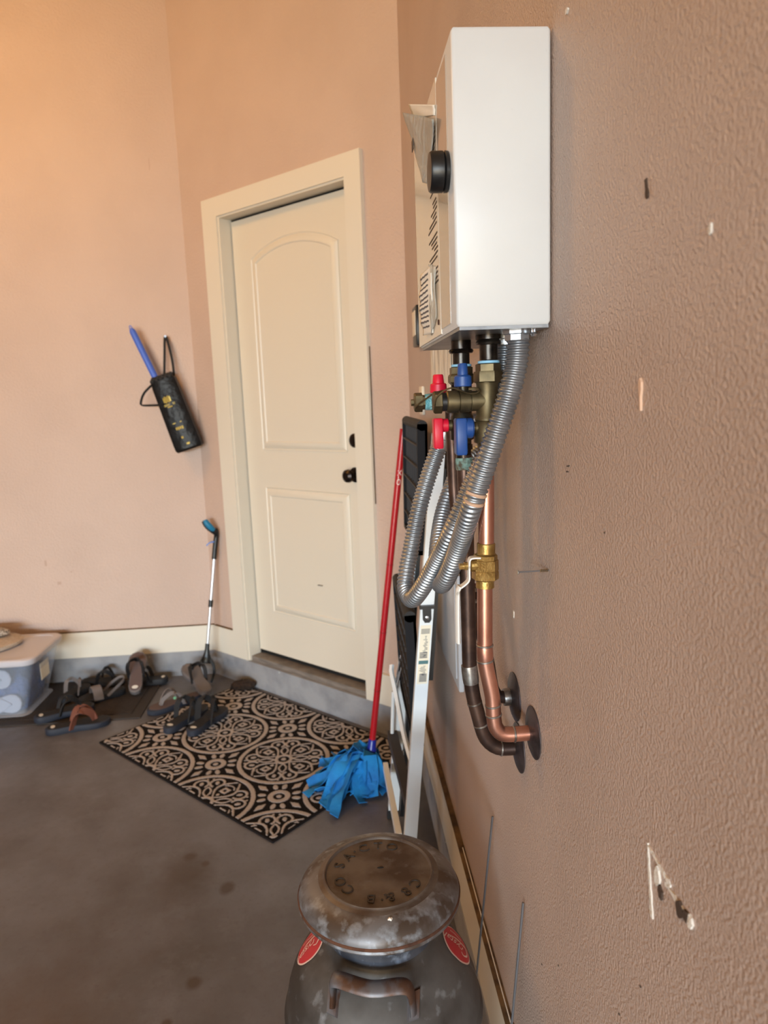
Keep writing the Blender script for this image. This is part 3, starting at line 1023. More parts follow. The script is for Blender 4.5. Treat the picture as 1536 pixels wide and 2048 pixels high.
m_.stack((-0.0825, FY, 1.335), (0.03, 0, -1), [(0, 0.0125), (0.004, 0.0125), (0.0045, 0.0140), (0.012, 0.0140), (0.0125, 0.0118), (0.024, 0.0118)], 20)
m_.build('threaded_adapter', 'nipple', fp)
m_ = MB()
ring_at(m_, (-0.0815, FY, 1.302), (0.03, 0, -1), 0.0132, 0.018)
m_.build('green_joint', 'verdigris', fp, label='joint crusted with green corrosion')
m_ = MB()
m_.tube(spline([(-0.0818, FY, 1.315), (-0.0805, FY, 1.246), (-0.0802, FY, 1.128), (-0.0795, FY, 1.04), (-0.0790, FY, 0.975), (-0.0775, FY, 0.955), (-0.0735, FY, 0.925), (-0.0665, FY, 0.895), (-0.0600, FY, 0.868), (-0.054, FY, 0.853), (-0.044, FY, 0.842), (-0.033, FY, 0.836), (-0.018, FY, 0.8345), (-0.0005, FY, 0.8345)], n=60), 0.0118, 20)
m_.build('dark_tube', 'darkpipe', fp)
m_ = MB()
for p, d, r, w_ in (((-0.0785, FY, 0.966), (0.1, 0, -1), 0.0132, 0.030), ((-0.0722, FY, 0.917), (0.25, 0, -1), 0.0126, 0.003), ((-0.0625, FY, 0.879), (0.25, 0, -1), 0.0126, 0.003), ((-0.030, FY, 0.8352), (1, 0, -0.1), 0.0126, 0.003)):
    ring_at(m_, p, d, r, w_)
m_.build_each('solder_joint', 'solder', fp)
flange(fp, FY, 0.8345, 0.040)

# third pipe, behind
tp = thing('water_pipe', (-0.05, 1.1, 0.91), 'thin dark pipe with taped joint slanting behind the copper pipe', 'pipe')
m_ = MB()
tpath = spline([(-0.081, 1.18, 1.405), (-0.0795, 1.18, 1.3155), (-0.0765, 1.18, 1.221), (-0.071, 1.15, 1.135), (-0.0655, 1.13, 1.095), (-0.051, 1.10, 1.0165), (-0.043, 1.09, 0.972), (-0.040, 1.086, 0.945), (-0.0365, 1.086, 0.926), (-0.029, 1.086, 0.914), (-0.018, 1.086, 0.911), (-0.0005, 1.086, 0.911)], n=60)
m_.tube(tpath, 0.0105, 16)
m_.build('dark_tube', 'darkpipe', tp)
m_ = MB()
for k in range(0, 4):
    i = 33 + 2 * k
    ring_at(m_, tpath[i], tpath[i + 1] - tpath[i - 1], 0.0118, 0.006)
m_.build_each('solder_joint', 'solder', tp)
m_ = MB()
for k in range(0, 3):
    i = 32 + 2 * k
    ring_at(m_, tpath[i], tpath[i + 1] - tpath[i - 1], 0.0116, 0.005)
m_.build_each('red_tape', 'ruby', tp)
m_ = MB()
ring_at(m_, (-0.012, 1.086, 0.911), (1, 0, 0), 0.0145, 0.014)
m_.build('elbow_collar', 'solder', tp)
flange(tp, 1.086, 0.911, 0.040)


# ------------------------------------------------------------------ corrugated metal conduits
def conduit(name, pts, label, smears=(), r=0.0142, pitch=0.0066):
    t = thing(name, pts[0], label, 'conduit')
    path = spline(pts, step=pitch / 6)
    mb = MB()
    P = path
    m = len(P)
    n = 20
    rings = []
    ref = None
    L = 0
    for i in range(m):
        d = (P[min(i + 1, m - 1)] - P[max(i - 1, 0)]).normalized()
        if ref is None:
            ref = Vector((1, 0, 0))
        u = (ref - d * ref.dot(d)).normalized()
        ref = u
        w_ = d.cross(u)
        if i:
            L += (P[i] - P[i - 1]).length
        ring = []
        for j in range(n):
            a = 2 * PI * j / n
            c = math.cos(2 * PI * L / pitch - a)
            rr = r + 0.0011 * (abs(c) ** 0.6 * (1 if c > 0 else -1))
            ring.append(P[i] + u * rr * math.cos(a) + w_ * rr * math.sin(a))
        rings.append(ring)
    mb.loft(rings)
    mb.build('corrugated_tube', 'conduit', t, smooth=50)
    for i0, i1 in smears:
        mb = MB()
        mb.loft([[P[i].lerp(q, 1.025) for q in rings[i]] for i in range(i0, i1)])
        mb.build('paint_smear', 'smear', t, smooth=50)
    return t


ca = conduit('flexible_conduit', [(-0.032, 0.920, 1.480), (-0.036, 0.920, 1.44), (-0.048, 0.920, 1.396), (-0.065, 0.925, 1.345), (-0.0795, 0.938, 1.296), (-0.0935, 0.955, 1.2437), (-0.1005, 1.02, 1.1775), (-0.112, 1.065, 1.124), (-0.1155, 1.11, 1.102), (-0.114, 1.15, 1.112), (-0.108, 1.19, 1.142), (-0.091, 1.24, 1.192), (-0.070, 1.265, 1.238), (-0.045, 1.29, 1.275), (-0.004, 1.31, 1.30)],
             'nearer grey corrugated metal conduit curving down from the heater in front of the copper pipe', ((196, 200), (206, 211)))
cb = conduit('flexible_conduit', [(-0.030, 0.995, 1.480), (-0.036, 1.0, 1.42), (-0.050, 1.01, 1.34), (-0.0741, 1.03, 1.276), (-0.1040, 1.043, 1.203), (-0.1244, 1.10, 1.137), (-0.1466, 1.14, 1.083), (-0.158, 1.175, 1.060), (-0.1645, 1.205, 1.072), (-0.1600, 1.22, 1.10), (-0.151, 1.23, 1.135), (-0.133, 1.24, 1.205), (-0.112, 1.25, 1.2656), (-0.093, 1.25, 1.314)],
             'farther grey corrugated metal conduit hanging in the lowest loop beside the ladder')
m_ = MB()
m_.stack((-0.0925, 1.25, 1.312), (0.35, 0, 0.9), [(0, 0.0165), (0.006, 0.0172), (0.016, 0.0172), (0.017, 0.0150), (0.030, 0.0150)], 20)
m_.tube(spline([(-0.083, 1.25, 1.338), (-0.075, 1.25, 1.352), (-0.05, 1.25, 1.36), (-0.001, 1.25, 1.36)], n=12), 0.0135, 16)
m_.build('connector', 'zinc', cb)

# small pieces on the wall behind the valves
ps = thing('plastic_sheet', (-0.01, 1.77, 1.41), 'crinkled pale plastic covered plate on wall below the heater', 'sheet')
mb = MB()
mb.box(-0.010, -0.0005, 1.60, 1.945, 1.405, 1.53)
mb.build('plate', 'switch', ps, smooth=None)
mb = MB()
mb.grid(24, 12, lambda u, v: (-0.0125 - 0.0022 * math.sin(25 * u) * math.cos(3 * v + 4 * u) - 0.0008 * math.sin(57 * u), 1.598 + 0.35 * u, 1.403 + 0.129 * v))
mb.build('crinkled_film', 'plasticsheet', ps, smooth=60, thick=0.0006)
br = thing('mounting_plate', (0, 1.325, 1.40), 'small grey zinc plate with screw holes on wall between the pipes', 'plate')
mb = MB().box(-0.0042, -0.0005, 1.28, 1.365, 1.398, 1.442, bev=0.0012)
mb.build('plate', 'zinc', br)
mb = MB()
mb.stack((-0.0042, 1.34, 1.43), (-1, 0, 0), [(0, 0.004), (0.001, 0.003)], 10)
mb.build('screw', 'hole', br)

cs = thing('wall_console', (0, 2.25, 1.55), 'black wall console with white face by the door corner, half behind heater', 'console')
MB().box(-0.0205, -0.0005, 2.20, 2.305, 1.556, 1.676, bev=0.003).build('housing', 'black', cs)
MB().box(-0.0225, -0.0203, 2.215, 2.295, 1.588, 1.662, bev=0.001).build('face_plate', 'switch', cs)
sw = thing('light_switch', (0, 2.23, 1.37), 'ivory toggle light switch on the right wall just above the ladder', 'switch')
MB().box(-0.0100, -0.0005, 2.195, 2.270, 1.345, 1.432, bev=0.002).build('switch_plate', 'switch', sw)
mb = MB()
mb.bar((-0.008, 2.23, 1.392), (-0.034, 2.23, 1.383), 0.010, 0.012)
mb.build('toggle', 'switch', sw, smooth=None)

gpn = thing('access_panel', (0, 1.76, 0.7), 'grey metal access panel on wall behind the dark pipes', 'panel')
MB().box(-0.0135, -0.0005, 1.577, 1.955, 0.705, 0.99, bev=0.003).build('panel_frame', 'greypanel', gpn)
MB().box(-0.0165, -0.0130, 1.60, 1.93, 0.73, 0.965, bev=0.0015).build('panel_cover', 'greypanel', gpn)

# screw sticking out of the wall
st = thing('wall_screw', (0, 0.895, 1.172), 'long bare screw sticking straight out of the right wall', 'screw')
m_ = MB()
m_.tube([(0.002, 0.895, 1.172), (-0.041, 0.895, 1.1715)], 0.0011, 8)
m_.build('shank', 'steel', st)
m_ = MB()
for k in range(6):
    x = -0.0015 - 0.0019 * k
    m_.stack((x, 0.895, 1.172), (-1, 0, 0), [(0, 0.0012), (0.0006, 0.0024), (0.0012, 0.0012)], 10)
m_.build('thread', 'brass_new', st)
m_ = MB()
m_.stack((-0.0395, 0.895, 1.1715), (-1, 0, 0), [(0, 0.0012), (0.002, 0.0032), (0.003, 0.0032)], 10)
m_.build('screw_head', 'zinc', st)

# two thin rods
for (a, b, lab) in (((-0.0060, 1.249, 0.592), (-0.043, 1.252, 0.24), 'farther thin grey steel rod leaning on wall behind the milk can'),
                    ((-0.0045, 1.023, 0.582), (-0.031, 1.005, 0.36), 'nearer thin grey steel rod leaning on wall beside the milk can')):
    a, b = Vector(a), Vector(b)
    d = (b - a)
    e = a + d * (a.z / -d.z)
    o = MB().tube([a, e], 0.0022, 10).build('steel_rod', 'steel')
    tag(o, lab, 'rod', 'steel rods by the right wall')

# ------------------------------------------------------------------ folded step ladder
ld = thing('step_ladder', (-0.15, 1.95, 0), 'folded white step ladder with black treads leaning on the right wall', 'ladder')


def railx(z):
    return -0.150 + 0.0976 * z


for (y, nm) in ((1.75, 'rail'), (2.195, 'rail')):
    mb = MB()
    mb.bar((railx(0.012), y, 0.012), (railx(1.31), y, 1.31), 0.024, 0.034, up=(1, 0, 0))
    r_ = mb.build(nm, 'ladder', ld, smooth=None)
    mb = MB()
    mb.bar((railx(0.0), y, 0.0), (railx(0.03), y, 0.03), 0.028, 0.038, up=(1, 0, 0))
    mb.build('rubber_foot', 'black_rubber', r_, smooth=None)
# rear frame, dark, folded against the rails on the wall side
for y in (1.775, 2.17):
    mb = MB()
    z0_ = 0.66 if y < 2 else 0.02
    mb.bar((railx(z0_) + 0.027, y, z0_), (railx(1.22) + 0.021, y, 1.22), 0.018, 0.013, up=(1, 0, 0))
    mb.build('rear_leg', 'black', ld, smooth=None)


def tread(name, xt, zt, xb, zb, thick, y0, y1, ribs=6):
    t = Vector((xb - xt, 0, zb - zt))
    L = t.length
    t.normalize()
    nx_ = Vector((t.z, 0, -t.x))
    if nx_.x > 0:
        nx_ = -nx_
    O = Vector((xt, 0, zt))

    def F(u, v, w_):   # u along tread depth, v along y, w_ thickness away from the room face
        return O + t * u - nx_ * w_ + Vector((0, v, 0))

    def fb(mb, u0, u1, v0, v1, w0, w1):
        mb.hexa([F(u0, v0, w0), F(u1, v0, w0), F(u1, v1, w0), F(u0, v1, w0), F(u0, v0, w1), F(u1, v0, w1), F(u1, v1, w1), F(u0, v1, w1)])
    mb = MB()
    fb(mb, 0, L, y0, y1, thick * 0.75, thick)
    fb(mb, 0, 0.012, y0, y1, 0, thick)
    fb(mb, L - 0.012, L, y0, y1, 0, thick)
    fb(mb, 0, L, y0, y0 + 0.012, 0, thick)
    fb(mb, 0, L, y1 - 0.012, y1, 0, thick)
    o = mb.build(name, 'treadblack', ld, smooth=None)
    mb = MB()
    for i in range(1, ribs):
        u = L * i / ribs
        fb(mb, u - 0.002, u + 0.002, y0 + 0.006, y1 - 0.006, 0.001, thick - 0.001)
    for i in range(1, 8):
        v = y0 + (y1 - y0) * i / 8
        fb(mb, 0.004, L - 0.004, v - 0.0015, v + 0.0015, 0.006, thick - 0.001)
    mb.build('underside_ribs', 'treadgrey', o, smooth=None, kind='stuff')
    mb = MB()
    mb.tube([F(0.004, y0, thick * 0.5), F(0.004, y1, thick * 0.5)], thick * 0.52, 14)
    mb.build('rounded_lip', 'blackmatte', o)
    return o


tread('tread', -0.0745, 1.335, -0.0800, 1.00, 0.026, 1.765, 2.18, 6)
tread('tread', -0.122, 0.838, -0.110, 0.47, 0.030, 1.775, 2.18, 7)
mb = MB()
mb.bar((-0.142, 2.185, 0.300), (-0.1195, 1.765, 0.290), 0.030, 0.036)
mb.build('lower_tread', 'treadgrey', ld, smooth=None)
mb = MB()
mb.bar((-0.168, 2.185, 0.190), (-0.158, 1.755, 0.215), 0.016, 0.030)
mb.build('crossbar', 'ladder', ld, smooth=None)
mb = MB()
mb.tube([(-0.106, 2.15, 0.589), (-0.133, 2.15, 0.464)], 0.0032, 8)
mb.tube([(-0.101, 2.14, 0.575), (-0.130, 2.14, 0.456)], 0.0028, 8)
mb.build('hinge_brace', 'chrome', ld)
mb = MB()
mb.tube([(-0.134, 2.16, 0.464), (-0.143, 2.16, 0.32)], 0.006, 10)
mb.build('brace_tube', 'ladder', ld)
mb = MB()
mb.ribbon(spline([(-0.138, 2.12, 0.570), (-0.141, 2.11, 0.555), (-0.137, 2.08, 0.53), (-0.128, 2.03, 0.47), (-0.119, 1.96, 0.41), (-0.108, 1.84, 0.385), (-0.104, 1.77, 0.40)], n=24), (0.5, 0.2, 1), 0.013, 0.008)
mb.build('curved_handle', 'ladder', ld)
mb = MB()
mb.tube([(-0.082, 1.90, 0.86), (-0.0935, 1.90, 0.710)], 0.0018, 8)
mb.ball((-0.094, 1.90, 0.705), 0.0065, 12, 8)
mb.build('pull_rod', 'chrome', ld)
NYF = 1.75 - 0.012
mb = MB()
x_ = railx(0.852)
mb.box(x_ - 0.019, x_ + 0.019, NYF - 0.012, NYF + 0.001, 0.868, 0.876)
mb.prism([(x_ - 0.011, 0.870), (x_ + 0.011, 0.870), (x_ + 0.011, 0.838), (x_ + 0.006, 0.830), (x_ - 0.006, 0.830), (x_ - 0.011, 0.838)], lambda u, v, d: (u, NYF - d, v), -0.001, 0.005)
bk = mb.build('latch_bracket', 'black', ld, smooth=None)
mb = MB()
mb.stack((x_, NYF - 0.005, 0.844), (0, -1, 0), [(0, 0.0055), (0.002, 0.005), (0.003, 0.003)], 14)
mb.build('rivet', 'chrome', bk)


def onrail(mb, u0, u1, z0, z1, d=0.0006, base=0.0):
    mb.hexa([(railx(z0) + u0, NYF - base, z0), (railx(z0) + u1, NYF - base, z0), (railx(z1) + u1, NYF - base, z1), (railx(z1) + u0, NYF - base, z1),
             (railx(z0) + u0, NYF - base - d, z0), (railx(z0) + u1, NYF - base - d, z0), (railx(z1) + u1, NYF - base - d, z1), (railx(z1) + u0, NYF - base - d, z1)])


mb = MB()
onrail(mb, -0.0135, 0.0135, 0.664, 0.822)
stk = mb.build('warning_sticker', 'sticker', ld, smooth=None)
mb = MB()
random.seed(5)
for i in range(5):
    onrail(mb, -0.011, 0.011, 0.811 - i * 0.0028, 0.8125 - i * 0.0028, 0.0003, 0.0006)
for i in range(20):
    z = 0.792 - i * 0.0030
    onrail(mb, -0.002 + random.uniform(-.002, .004), 0.009 - random.uniform(0, .006), z, z + 0.0013, 0.0003, 0.0006)
for i in range(4):
    onrail(mb, -0.011, 0.009, 0.747 - i * 0.0042, 0.7496 - i * 0.0042, 0.0003, 0.0006)
for i in range(9):
    z = 0.712 - i * 0.0030
    onrail(mb, -0.010 + random.uniform(0, .012), 0.004 + random.uniform(0, .007), z, z + 0.0012, 0.0003, 0.0006)
for i in range(7):
    onrail(mb, -0.008 , 0.011, 0.670 + i * 0.0032, 0.6722 + i * 0.0032, 0.0003, 0.0006)
mb.build('print', 'inkb', stk, smooth=None, kind='stuff')
mb = MB()
onrail(mb, -0.0125, 0.0125, 0.718, 0.7275, 0.0003, 0.0006)
mb.build('teal_band', 'teal', stk, smooth=None)

# ------------------------------------------------------------------ red mop
mp_ = thing('mop', (-0.24, 2.42, 0), 'mop with red handle and blue cloth head standing on the rug edge', 'mop')
A_, B_ = Vector((-0.2085, 2.405, 0.125)), Vector((-0.052, 2.40, 1.295))
mb = MB()
mb.tube([A_, B_], 0.0118, 16)
hd = mb.build('handle', 'redpole', mp_)
mb = MB()
d_ = (B_ - A_).normalized()
for f in (0.205, 0.39, 0.60):
    ring_at(mb, A_.lerp(B_, f), d_, 0.0126, 0.002)
mb.build_each('joint_ring', 'ruby', hd)
mb = MB()
vs, fs = text2d('O-M', 0.020)
ct = A_.lerp(B_, 0.86)
sd = Vector((0.97, 0, -0.13)).normalized()
mb.add([ct + d_ * (x * 1.4) + Vector((math.sin(max(-1, min(1, y / 0.0125))) * 0.0123, -math.cos(max(-1, min(1, y / 0.0125))) * 0.0123, 0)) for x, y in vs], fs)
mb.build('logo_print', 'paper', hd, smooth=None, kind='stuff')
mb = MB()
mb.stack(A_ + d_ * 0.055, -d_, [(0, 0.0125), (0.004, 0.0150), (0.030, 0.0155), (0.036, 0.0185), (0.06, 0.0200), (0.075, 0.026), (0.09, 0.030)], 18)
mb.build('socket', 'bluesocket', mp_)
random.seed(21)
cx, cy = -0.222, 2.415
K = 40
for i in range(K):
    ang = math.radians(62 + 250 * ((i * 0.618) % 1.0))     # mostly spread towards the room and the camera
    lay = i // 10
    R = (0.235 - 0.020 * lay) * random.uniform(0.72, 1.06)
    if -0.3 < math.cos(ang) < 0.5 and math.sin(ang) > 0:
        R *= 0.6
    if math.cos(ang) < -0.6:
        R *= 1.05
    elif math.sin(ang) < -0.6:
        R *= 0.56
    if math.cos(ang) > 0.2:
        R = min(R, 0.07 / max(0.2, math.cos(ang)) * 0.6)
    h = 0.055 + 0.010 * lay + random.uniform(0, 0.022)
    sw_ = random.uniform(-0.5, 0.5)
    pts = []
    sides = []
    for k in range(9):
        t = k / 8
        a = ang + sw_ * t * t
        r = 0.012 + R * t
        zz = h * (1 - t) ** 0.9 * (1 + 0.7 * math.sin(PI * min(1, t * 1.4)) * (0.9 if k < 7 else 0.3)) + 0.007 + 0.004 * lay * (1 - t) + 0.010 * math.sin(7 * t + i) * (1 - t)
        zz = max(0.012 + 0.002 * (i % 4), zz + 0.012 * math.sin(13 * t + 2.1 * i) * t * (1 - t) * 4)
        pts.append((cx + r * math.cos(a), cy + r * math.sin(a), zz))
        tw = 1.1 * math.sin(4.6 * t + i * 1.3)
        sides.append(Vector((-math.sin(a), math.cos(a), tw)))
    mb = MB()
    mb.ribbon(pts, sides, [0.030 + 0.022 * math.sin(PI * (0.15 + 0.8 * k / 8)) for k in range(9)], 0.0022)
    mb.build('cloth_strip', 'mop', mp_, smooth=60)

# ------------------------------------------------------------------ patterned rug
RC = Vector((-1.348, 2.878, 0))
E1 = Vector((0.7160, -0.6981, 0)).normalized()
E2 = Vector((0.6981, 0.7160, 0)).normalized()
RL, RW_, RP = 1.122, 0.752, 0.375
nu, nv = 700, 470
U, V = np.meshgrid(np.linspace(0, RL, nu + 1), np.linspace(0, RW_, nv + 1))
rnd = np.random.RandomState(4)
Uj = U + rnd.uniform(-.0012, .0012, U.shape)
Vj = V + rnd.uniform(-.0012, .0012, V.shape)
a_, b_ = (Uj + 0.0) / RP, (Vj) / RP
x = a_ - np.round(a_)
y = b_ - np.round(b_)
r = np.hypot(x, y)
phi = np.arctan2(y, x)
m = (np.abs(r - 0.462) < 0.022)
m |= r < 0.026
m |= (np.abs(r - 0.078) < 0.017)


def lens(ph, r0, r1, wmax, wl):
    d = (phi - ph + PI) % (2 * PI) - PI
    px, py = r * np.cos(d), r * np.sin(d)
    t = np.clip((px - r0) / (r1 - r0), 0, 1)
    hw = wmax * np.sin(PI * t)
    return (px > r0) & (px < r1) & (np.abs(np.abs(py) - hw) < wl), px, py


for k in range(4):
    ph = PI / 4 + k * PI / 2
    q, px, py = lens(ph, 0.095, 0.265, 0.036, 0.010)
    m |= q
    for sg in (-1, 1):
        ex, ey = px - 0.325, py - sg * 0.078
        rr = np.hypot(ex, ey)
        aa = np.arctan2(ey * sg, ex)
        m |= (np.abs(rr - 0.070) < 0.0115) & (aa > -2.6) & (aa < 2.1)
        m |= (np.hypot(ex / 1.5, ey) < 0.020)
        m |= np.hypot(px - 0.405, py - sg * 0.03) < 0.012
    ph = k * PI / 2
    q, px, py = lens(ph, 0.095, 0.425, 0.112, 0.0125)
    m |= q & (px < 0.36)
    # ogee tip of the large petal
    m |= (px > 0.33) & (px < 0.415) & (np.abs(np.abs(py) - (0.080 - 0.9 * np.abs(px - 0.345))) < 0.012)
    sq = np.maximum(np.abs(px - 0.245), np.abs(py))
    m |= (sq > 0.018) & (sq < 0.043)
    m |= np.hypot((px - 0.158) / 1.2, py) < 0.016
    m |= (np.abs(np.hypot(px - 0.26, py) - 0.078) < 0.007) & (px > 0.30)
# small rosettes between the medallions
x2 = a_ - 0.5 - np.round(a_ - 0.5)
y2 = b_ - 0.5 - np.round(b_ - 0.5)
r2 = np.hypot(x2, y2)
p2 = np.arctan2(y2, x2)
m |= (np.abs(r2 - 0.082) < 0.026) | (r2 < 0.026)
for k in range(12):
    pk = k * PI / 6
    d = (p2 - pk + PI) % (2 * PI) - PI
    px, py = r2 * np.cos(d), r2 * np.sin(d)
    if k % 3 == 0:
        m |= (np.abs(px - 0.235) / 0.075 + np.abs(py) / 0.034) < 1
    else:
        m |= ((px - 0.172) / 0.042) ** 2 + (py / 0.024) ** 2 < 1
edge = np.minimum(np.minimum(U, RL - U), np.minimum(V, RW_ - V))
m &= edge > 0.011
mf = m.astype(float)
Zr = 0.006 + 0.0022 * mf + rnd.uniform(-.0006, .0006, U.shape)
Zr[edge < 0.001] = 0.0005
PX = RC.x + E1.x * U + E2.x * V
PY = RC.y + E1.y * U + E2.y * V
co = np.stack([PX, PY, Zr], -1).reshape(-1, 3).astype(np.float32)
idx = np.arange((nu + 1) * (nv + 1)).reshape(nv + 1, nu + 1)
quads = np.stack([idx[:-1, :-1], idx[:-1, 1:], idx[1:, 1:], idx[1:, :-1]], -1).reshape(-1, 4)
me = bpy.data.meshes.new('patterned_rug')
me.vertices.add(len(co))
me.vertices.foreach_set('co', co.ravel())
me.loops.add(quads.size)
me.loops.foreach_set('vertex_index', quads.ravel().astype(np.int32))
me.polygons.add(len(quads))
me.polygons.foreach_set('loop_start', (np.arange(len(quads)) * 4).astype(np.int32))
me.update(calc_edges=True)
at = me.attributes.new('pile', 'FLOAT', 'POINT')
at.data.foreach_set('value', mf.ravel().astype(np.float32))
k = NT('black_and_beige_pile')
an = k.n('ShaderNodeAttribute', attribute_name='pile')
mx = k.n('ShaderNodeMix', data_type='RGBA')
mx.inputs[6].default_value = (*rgb(27, 24, 25), 1)
mx.inputs[7].default_value = (*rgb(174, 166, 163), 1)
k.l(an.outputs['Fac'], mx.inputs[0])
k.l(mx.outputs[2], k.b.inputs['Base Color'])
k.b.inputs['Roughness'].default_value = 0.95
k.b.inputs['Specular IOR Level'].default_value = 0.15
me.materials.append(k.m)
rug = bpy.data.objects.new('patterned_rug', me)
COL.objects.link(rug)
tag(rug, 'black rug with beige round medallions on the floor before the door', 'rug')

# dark doormat by the far wall
dm = thing('doormat', (-1.6, 3.34, 0), 'plain dark brown doormat under the sandals and the storage bin', 'mat')
MB().box(-2.00, -1.235, 3.095, 3.578, 0.0, 0.006, bev=0.002).build('mat_border', 'mat2edge', dm)
MB().box(-1.96, -1.285, 3.140, 3.540, 0.004, 0.009, bev=0.002).build('mat_pile', 'mat2', dm)


# ------------------------------------------------------------------ sandals
def sole_outline(L, w_=1.0, n=28):
    pts = []
    prof = [(0.0, 0.0), (0.02, 0.016), (0.06, 0.026), (0.15, 0.032), (0.32, 0.030), (0.48, 0.031), (0.64, 0.041), (0.76, 0.046), (0.88, 0.041), (0.96, 0.026), (1.0, 0.0)]
    top = [(t * L, h * w_) for t, h in prof]
    pts = top[:-1] + [(x, -y) for x, y in top[:0:-1]]
    return pts


def sandal(name, loc, rz, label, sole='sole_black', bed='footbed_dark', strap='black_strap', L=0.27, tilt=(0, 0), strap_w=0.018, strap_h=0.055, logo='logo', th=0.024, style='thong', flip=False, group='sandals by the door'):
    t = thing(name, loc, label, 'sandal', group, rot=(tilt[0], tilt[1], rz), local=True)
    o = sole_outline(L)

    def zt(x):
        return th + 0.006 * (1 - x / L) + 0.008 * max(0, x / L - 0.8)
    mb = MB()
    ins = [(x * 0.97 + 0.004, y * 0.94) for x, y in o]
    rings = [[(x, y, 0.0) for x, y in ins], [(x, y, 0.004) for x, y in o], [(x, y, zt(x) - 0.003) for x, y in o], [(x, y, zt(x)) for x, y in ins]]
    mb.loft(rings)
    s_ = mb.build('sole', sole, t, smooth=40)
    mb = MB()
    ins2 = [(x * 0.93 + 0.009, y * 0.86) for x, y in o]
    mb.loft([[(x, y, zt(x) - 0.001) for x, y in ins2], [(x, y, zt(x) + 0.0012) for x, y in ins2]])
    mb.build('footbed', bed, s_, smooth=40)
    mb = MB()
    if style == 'thong':
        for sg in (-1, 1):
            p = spline([(L * 0.76, 0, zt(L) + 0.004), (L * 0.72, 0.008 * sg, zt(L) + strap_h * 0.55), (L * 0.60, 0.026 * sg, zt(L) + strap_h), (L * 0.48, 0.036 * sg, zt(L) + strap_h * 0.75), (L * 0.40, 0.034 * sg, 0.014)], n=16)
            mb.ribbon(p, [Vector((0.75, -0.6 * sg, 0.3))] * 17, strap_w, 0.005)
        mb.tube([(L * 0.76, 0, zt(L) - 0.004), (L * 0.76, 0, zt(L) + 0.010)], 0.005, 8)
    else:
        p = [(L * 0.62, 0.045 * math.cos(PI * k / 14), th * 0.6 + (strap_h) * math.sin(PI * k / 14)) for k in range(15)]
        mb.ribbon(p, (1, 0, 0), strap_w * 2.4, 0.005)
    if style == 'loop':
        p = spline([(L * 0.42, 0.034, 0.02), (L * 0.25, 0.04, 0.05), (L * 0.06, 0.03, 0.075), (0.0, 0, 0.08), (L * 0.06, -0.03, 0.075), (L * 0.25, -0.04, 0.05), (L * 0.42, -0.034, 0.02)], n=24)
        mb.ribbon(p, (0, 0, 1), 0.012, 0.004)
    mb.build('strap', strap, t, smooth=40)
    if logo:
        mb = MB()
        mb.stack((L * 0.12, 0, zt(L * 0.1) + 0.001), (0, 0, 1), [(0, 0.012), (0.0008, 0.0115)], 18)
        mb.v = [(L * 0.12 + (v[0] - L * 0.12) * 0.8, v[1] * 1.25, v[2]) for v in mb.v]
        mb.build('logo_patch', logo, t, smooth=None)
    return t


R_ = math.radians
sandal('flip_flop', (-1.615, 2.990, 0.0), R_(19), 'black flip flop with rust brown strap, nearest the camera by the doormat', 'sole_navy', 'footbed_dark', 'orange_strap', strap_w=0.030, strap_h=0.062)
sandal('flip_flop', (-1.705, 3.095, 0.0095), R_(30), 'black flip flop behind the rust strapped one, pale heel logo showing', 'sole_navy', 'footbed_dark', 'black_strap', L=0.26)
sandal('sandal', (-1.385, 3.388, 0.0095), R_(213), 'black sandal with thin grey heel loop lying on the doormat', 'sole_black', 'footbed_dark', 'grey_strap', L=0.22, style='loop', logo=None)
sandal('sandal', (-1.655, 3.285, 0.0095), R_(75), 'small dark sandal with grey knotted strap beside the storage bin', 'sole_black', 'footbed_dark', 'grey_strap', L=0.20, logo='logo')
sandal('flip_flop', (-1.320, 3.330, 0.014), R_(97), 'grey flip flop standing upright on its heel against the curb', 'sole_grey', 'footbed_taupe', 'black_strap', L=0.24, tilt=(0, R_(-36)), logo='logo')
sandal('sandal', (-1.640, 3.515, 0.0095), R_(-4), 'black sandal flat against the curb left of the upright grey one', 'sole_black', 'footbed_dark', 'black_strap', L=0.22, logo=None)
sandal('sandal', (-1.200, 3.492, 0.0095), R_(185), 'black sandal against the curb right of the upright grey one', 'sole_black', 'footbed_dark', 'black_strap', L=0.2, logo='logo')
sandal('flip_flop', (-0.985, 3.290, 0.0), R_(216), 'dark grey flip flop with green logo lying between doormat and rug', 'sole_navy', 'footbed_taupe', 'grey_strap', L=0.28, logo=None)
g_ = MB()
g_.stack((0.155, 0.028, 0.054), (0.3, 0.8, 0.5), [(0, 0.007), (0.001, 0.0065)], 12)
g_.build('logo_patch', 'green', bpy.data.objects['flip_flop.003'], smooth=None)
sandal('flip_flop', (-0.950, 3.215, 0.036), R_(122), 'grey flip flop leaning over another one under the grabber tool', 'sole_grey', 'sole_grey', 'black_strap', L=0.27, tilt=(0, R_(-14)), logo=None)
sandal('flip_flop', (-1.075, 2.900, 0.0085), R_(62), 'left black flip flop of the pair on the rug corner', 'sole_navy', 'footbed_dark', 'black_strap', L=0.27, strap_h=0.075, strap_w=0.022, group='pair of flip flops on the rug')
sandal('flip_flop', (-0.965, 2.860, 0.0085), R_(66), 'right black flip flop of the pair on the rug corner', 'sole_navy', 'footbed_dark', 'black_strap', L=0.27, strap_h=0.085, strap_w=0.026, group='pair of flip flops on the rug')

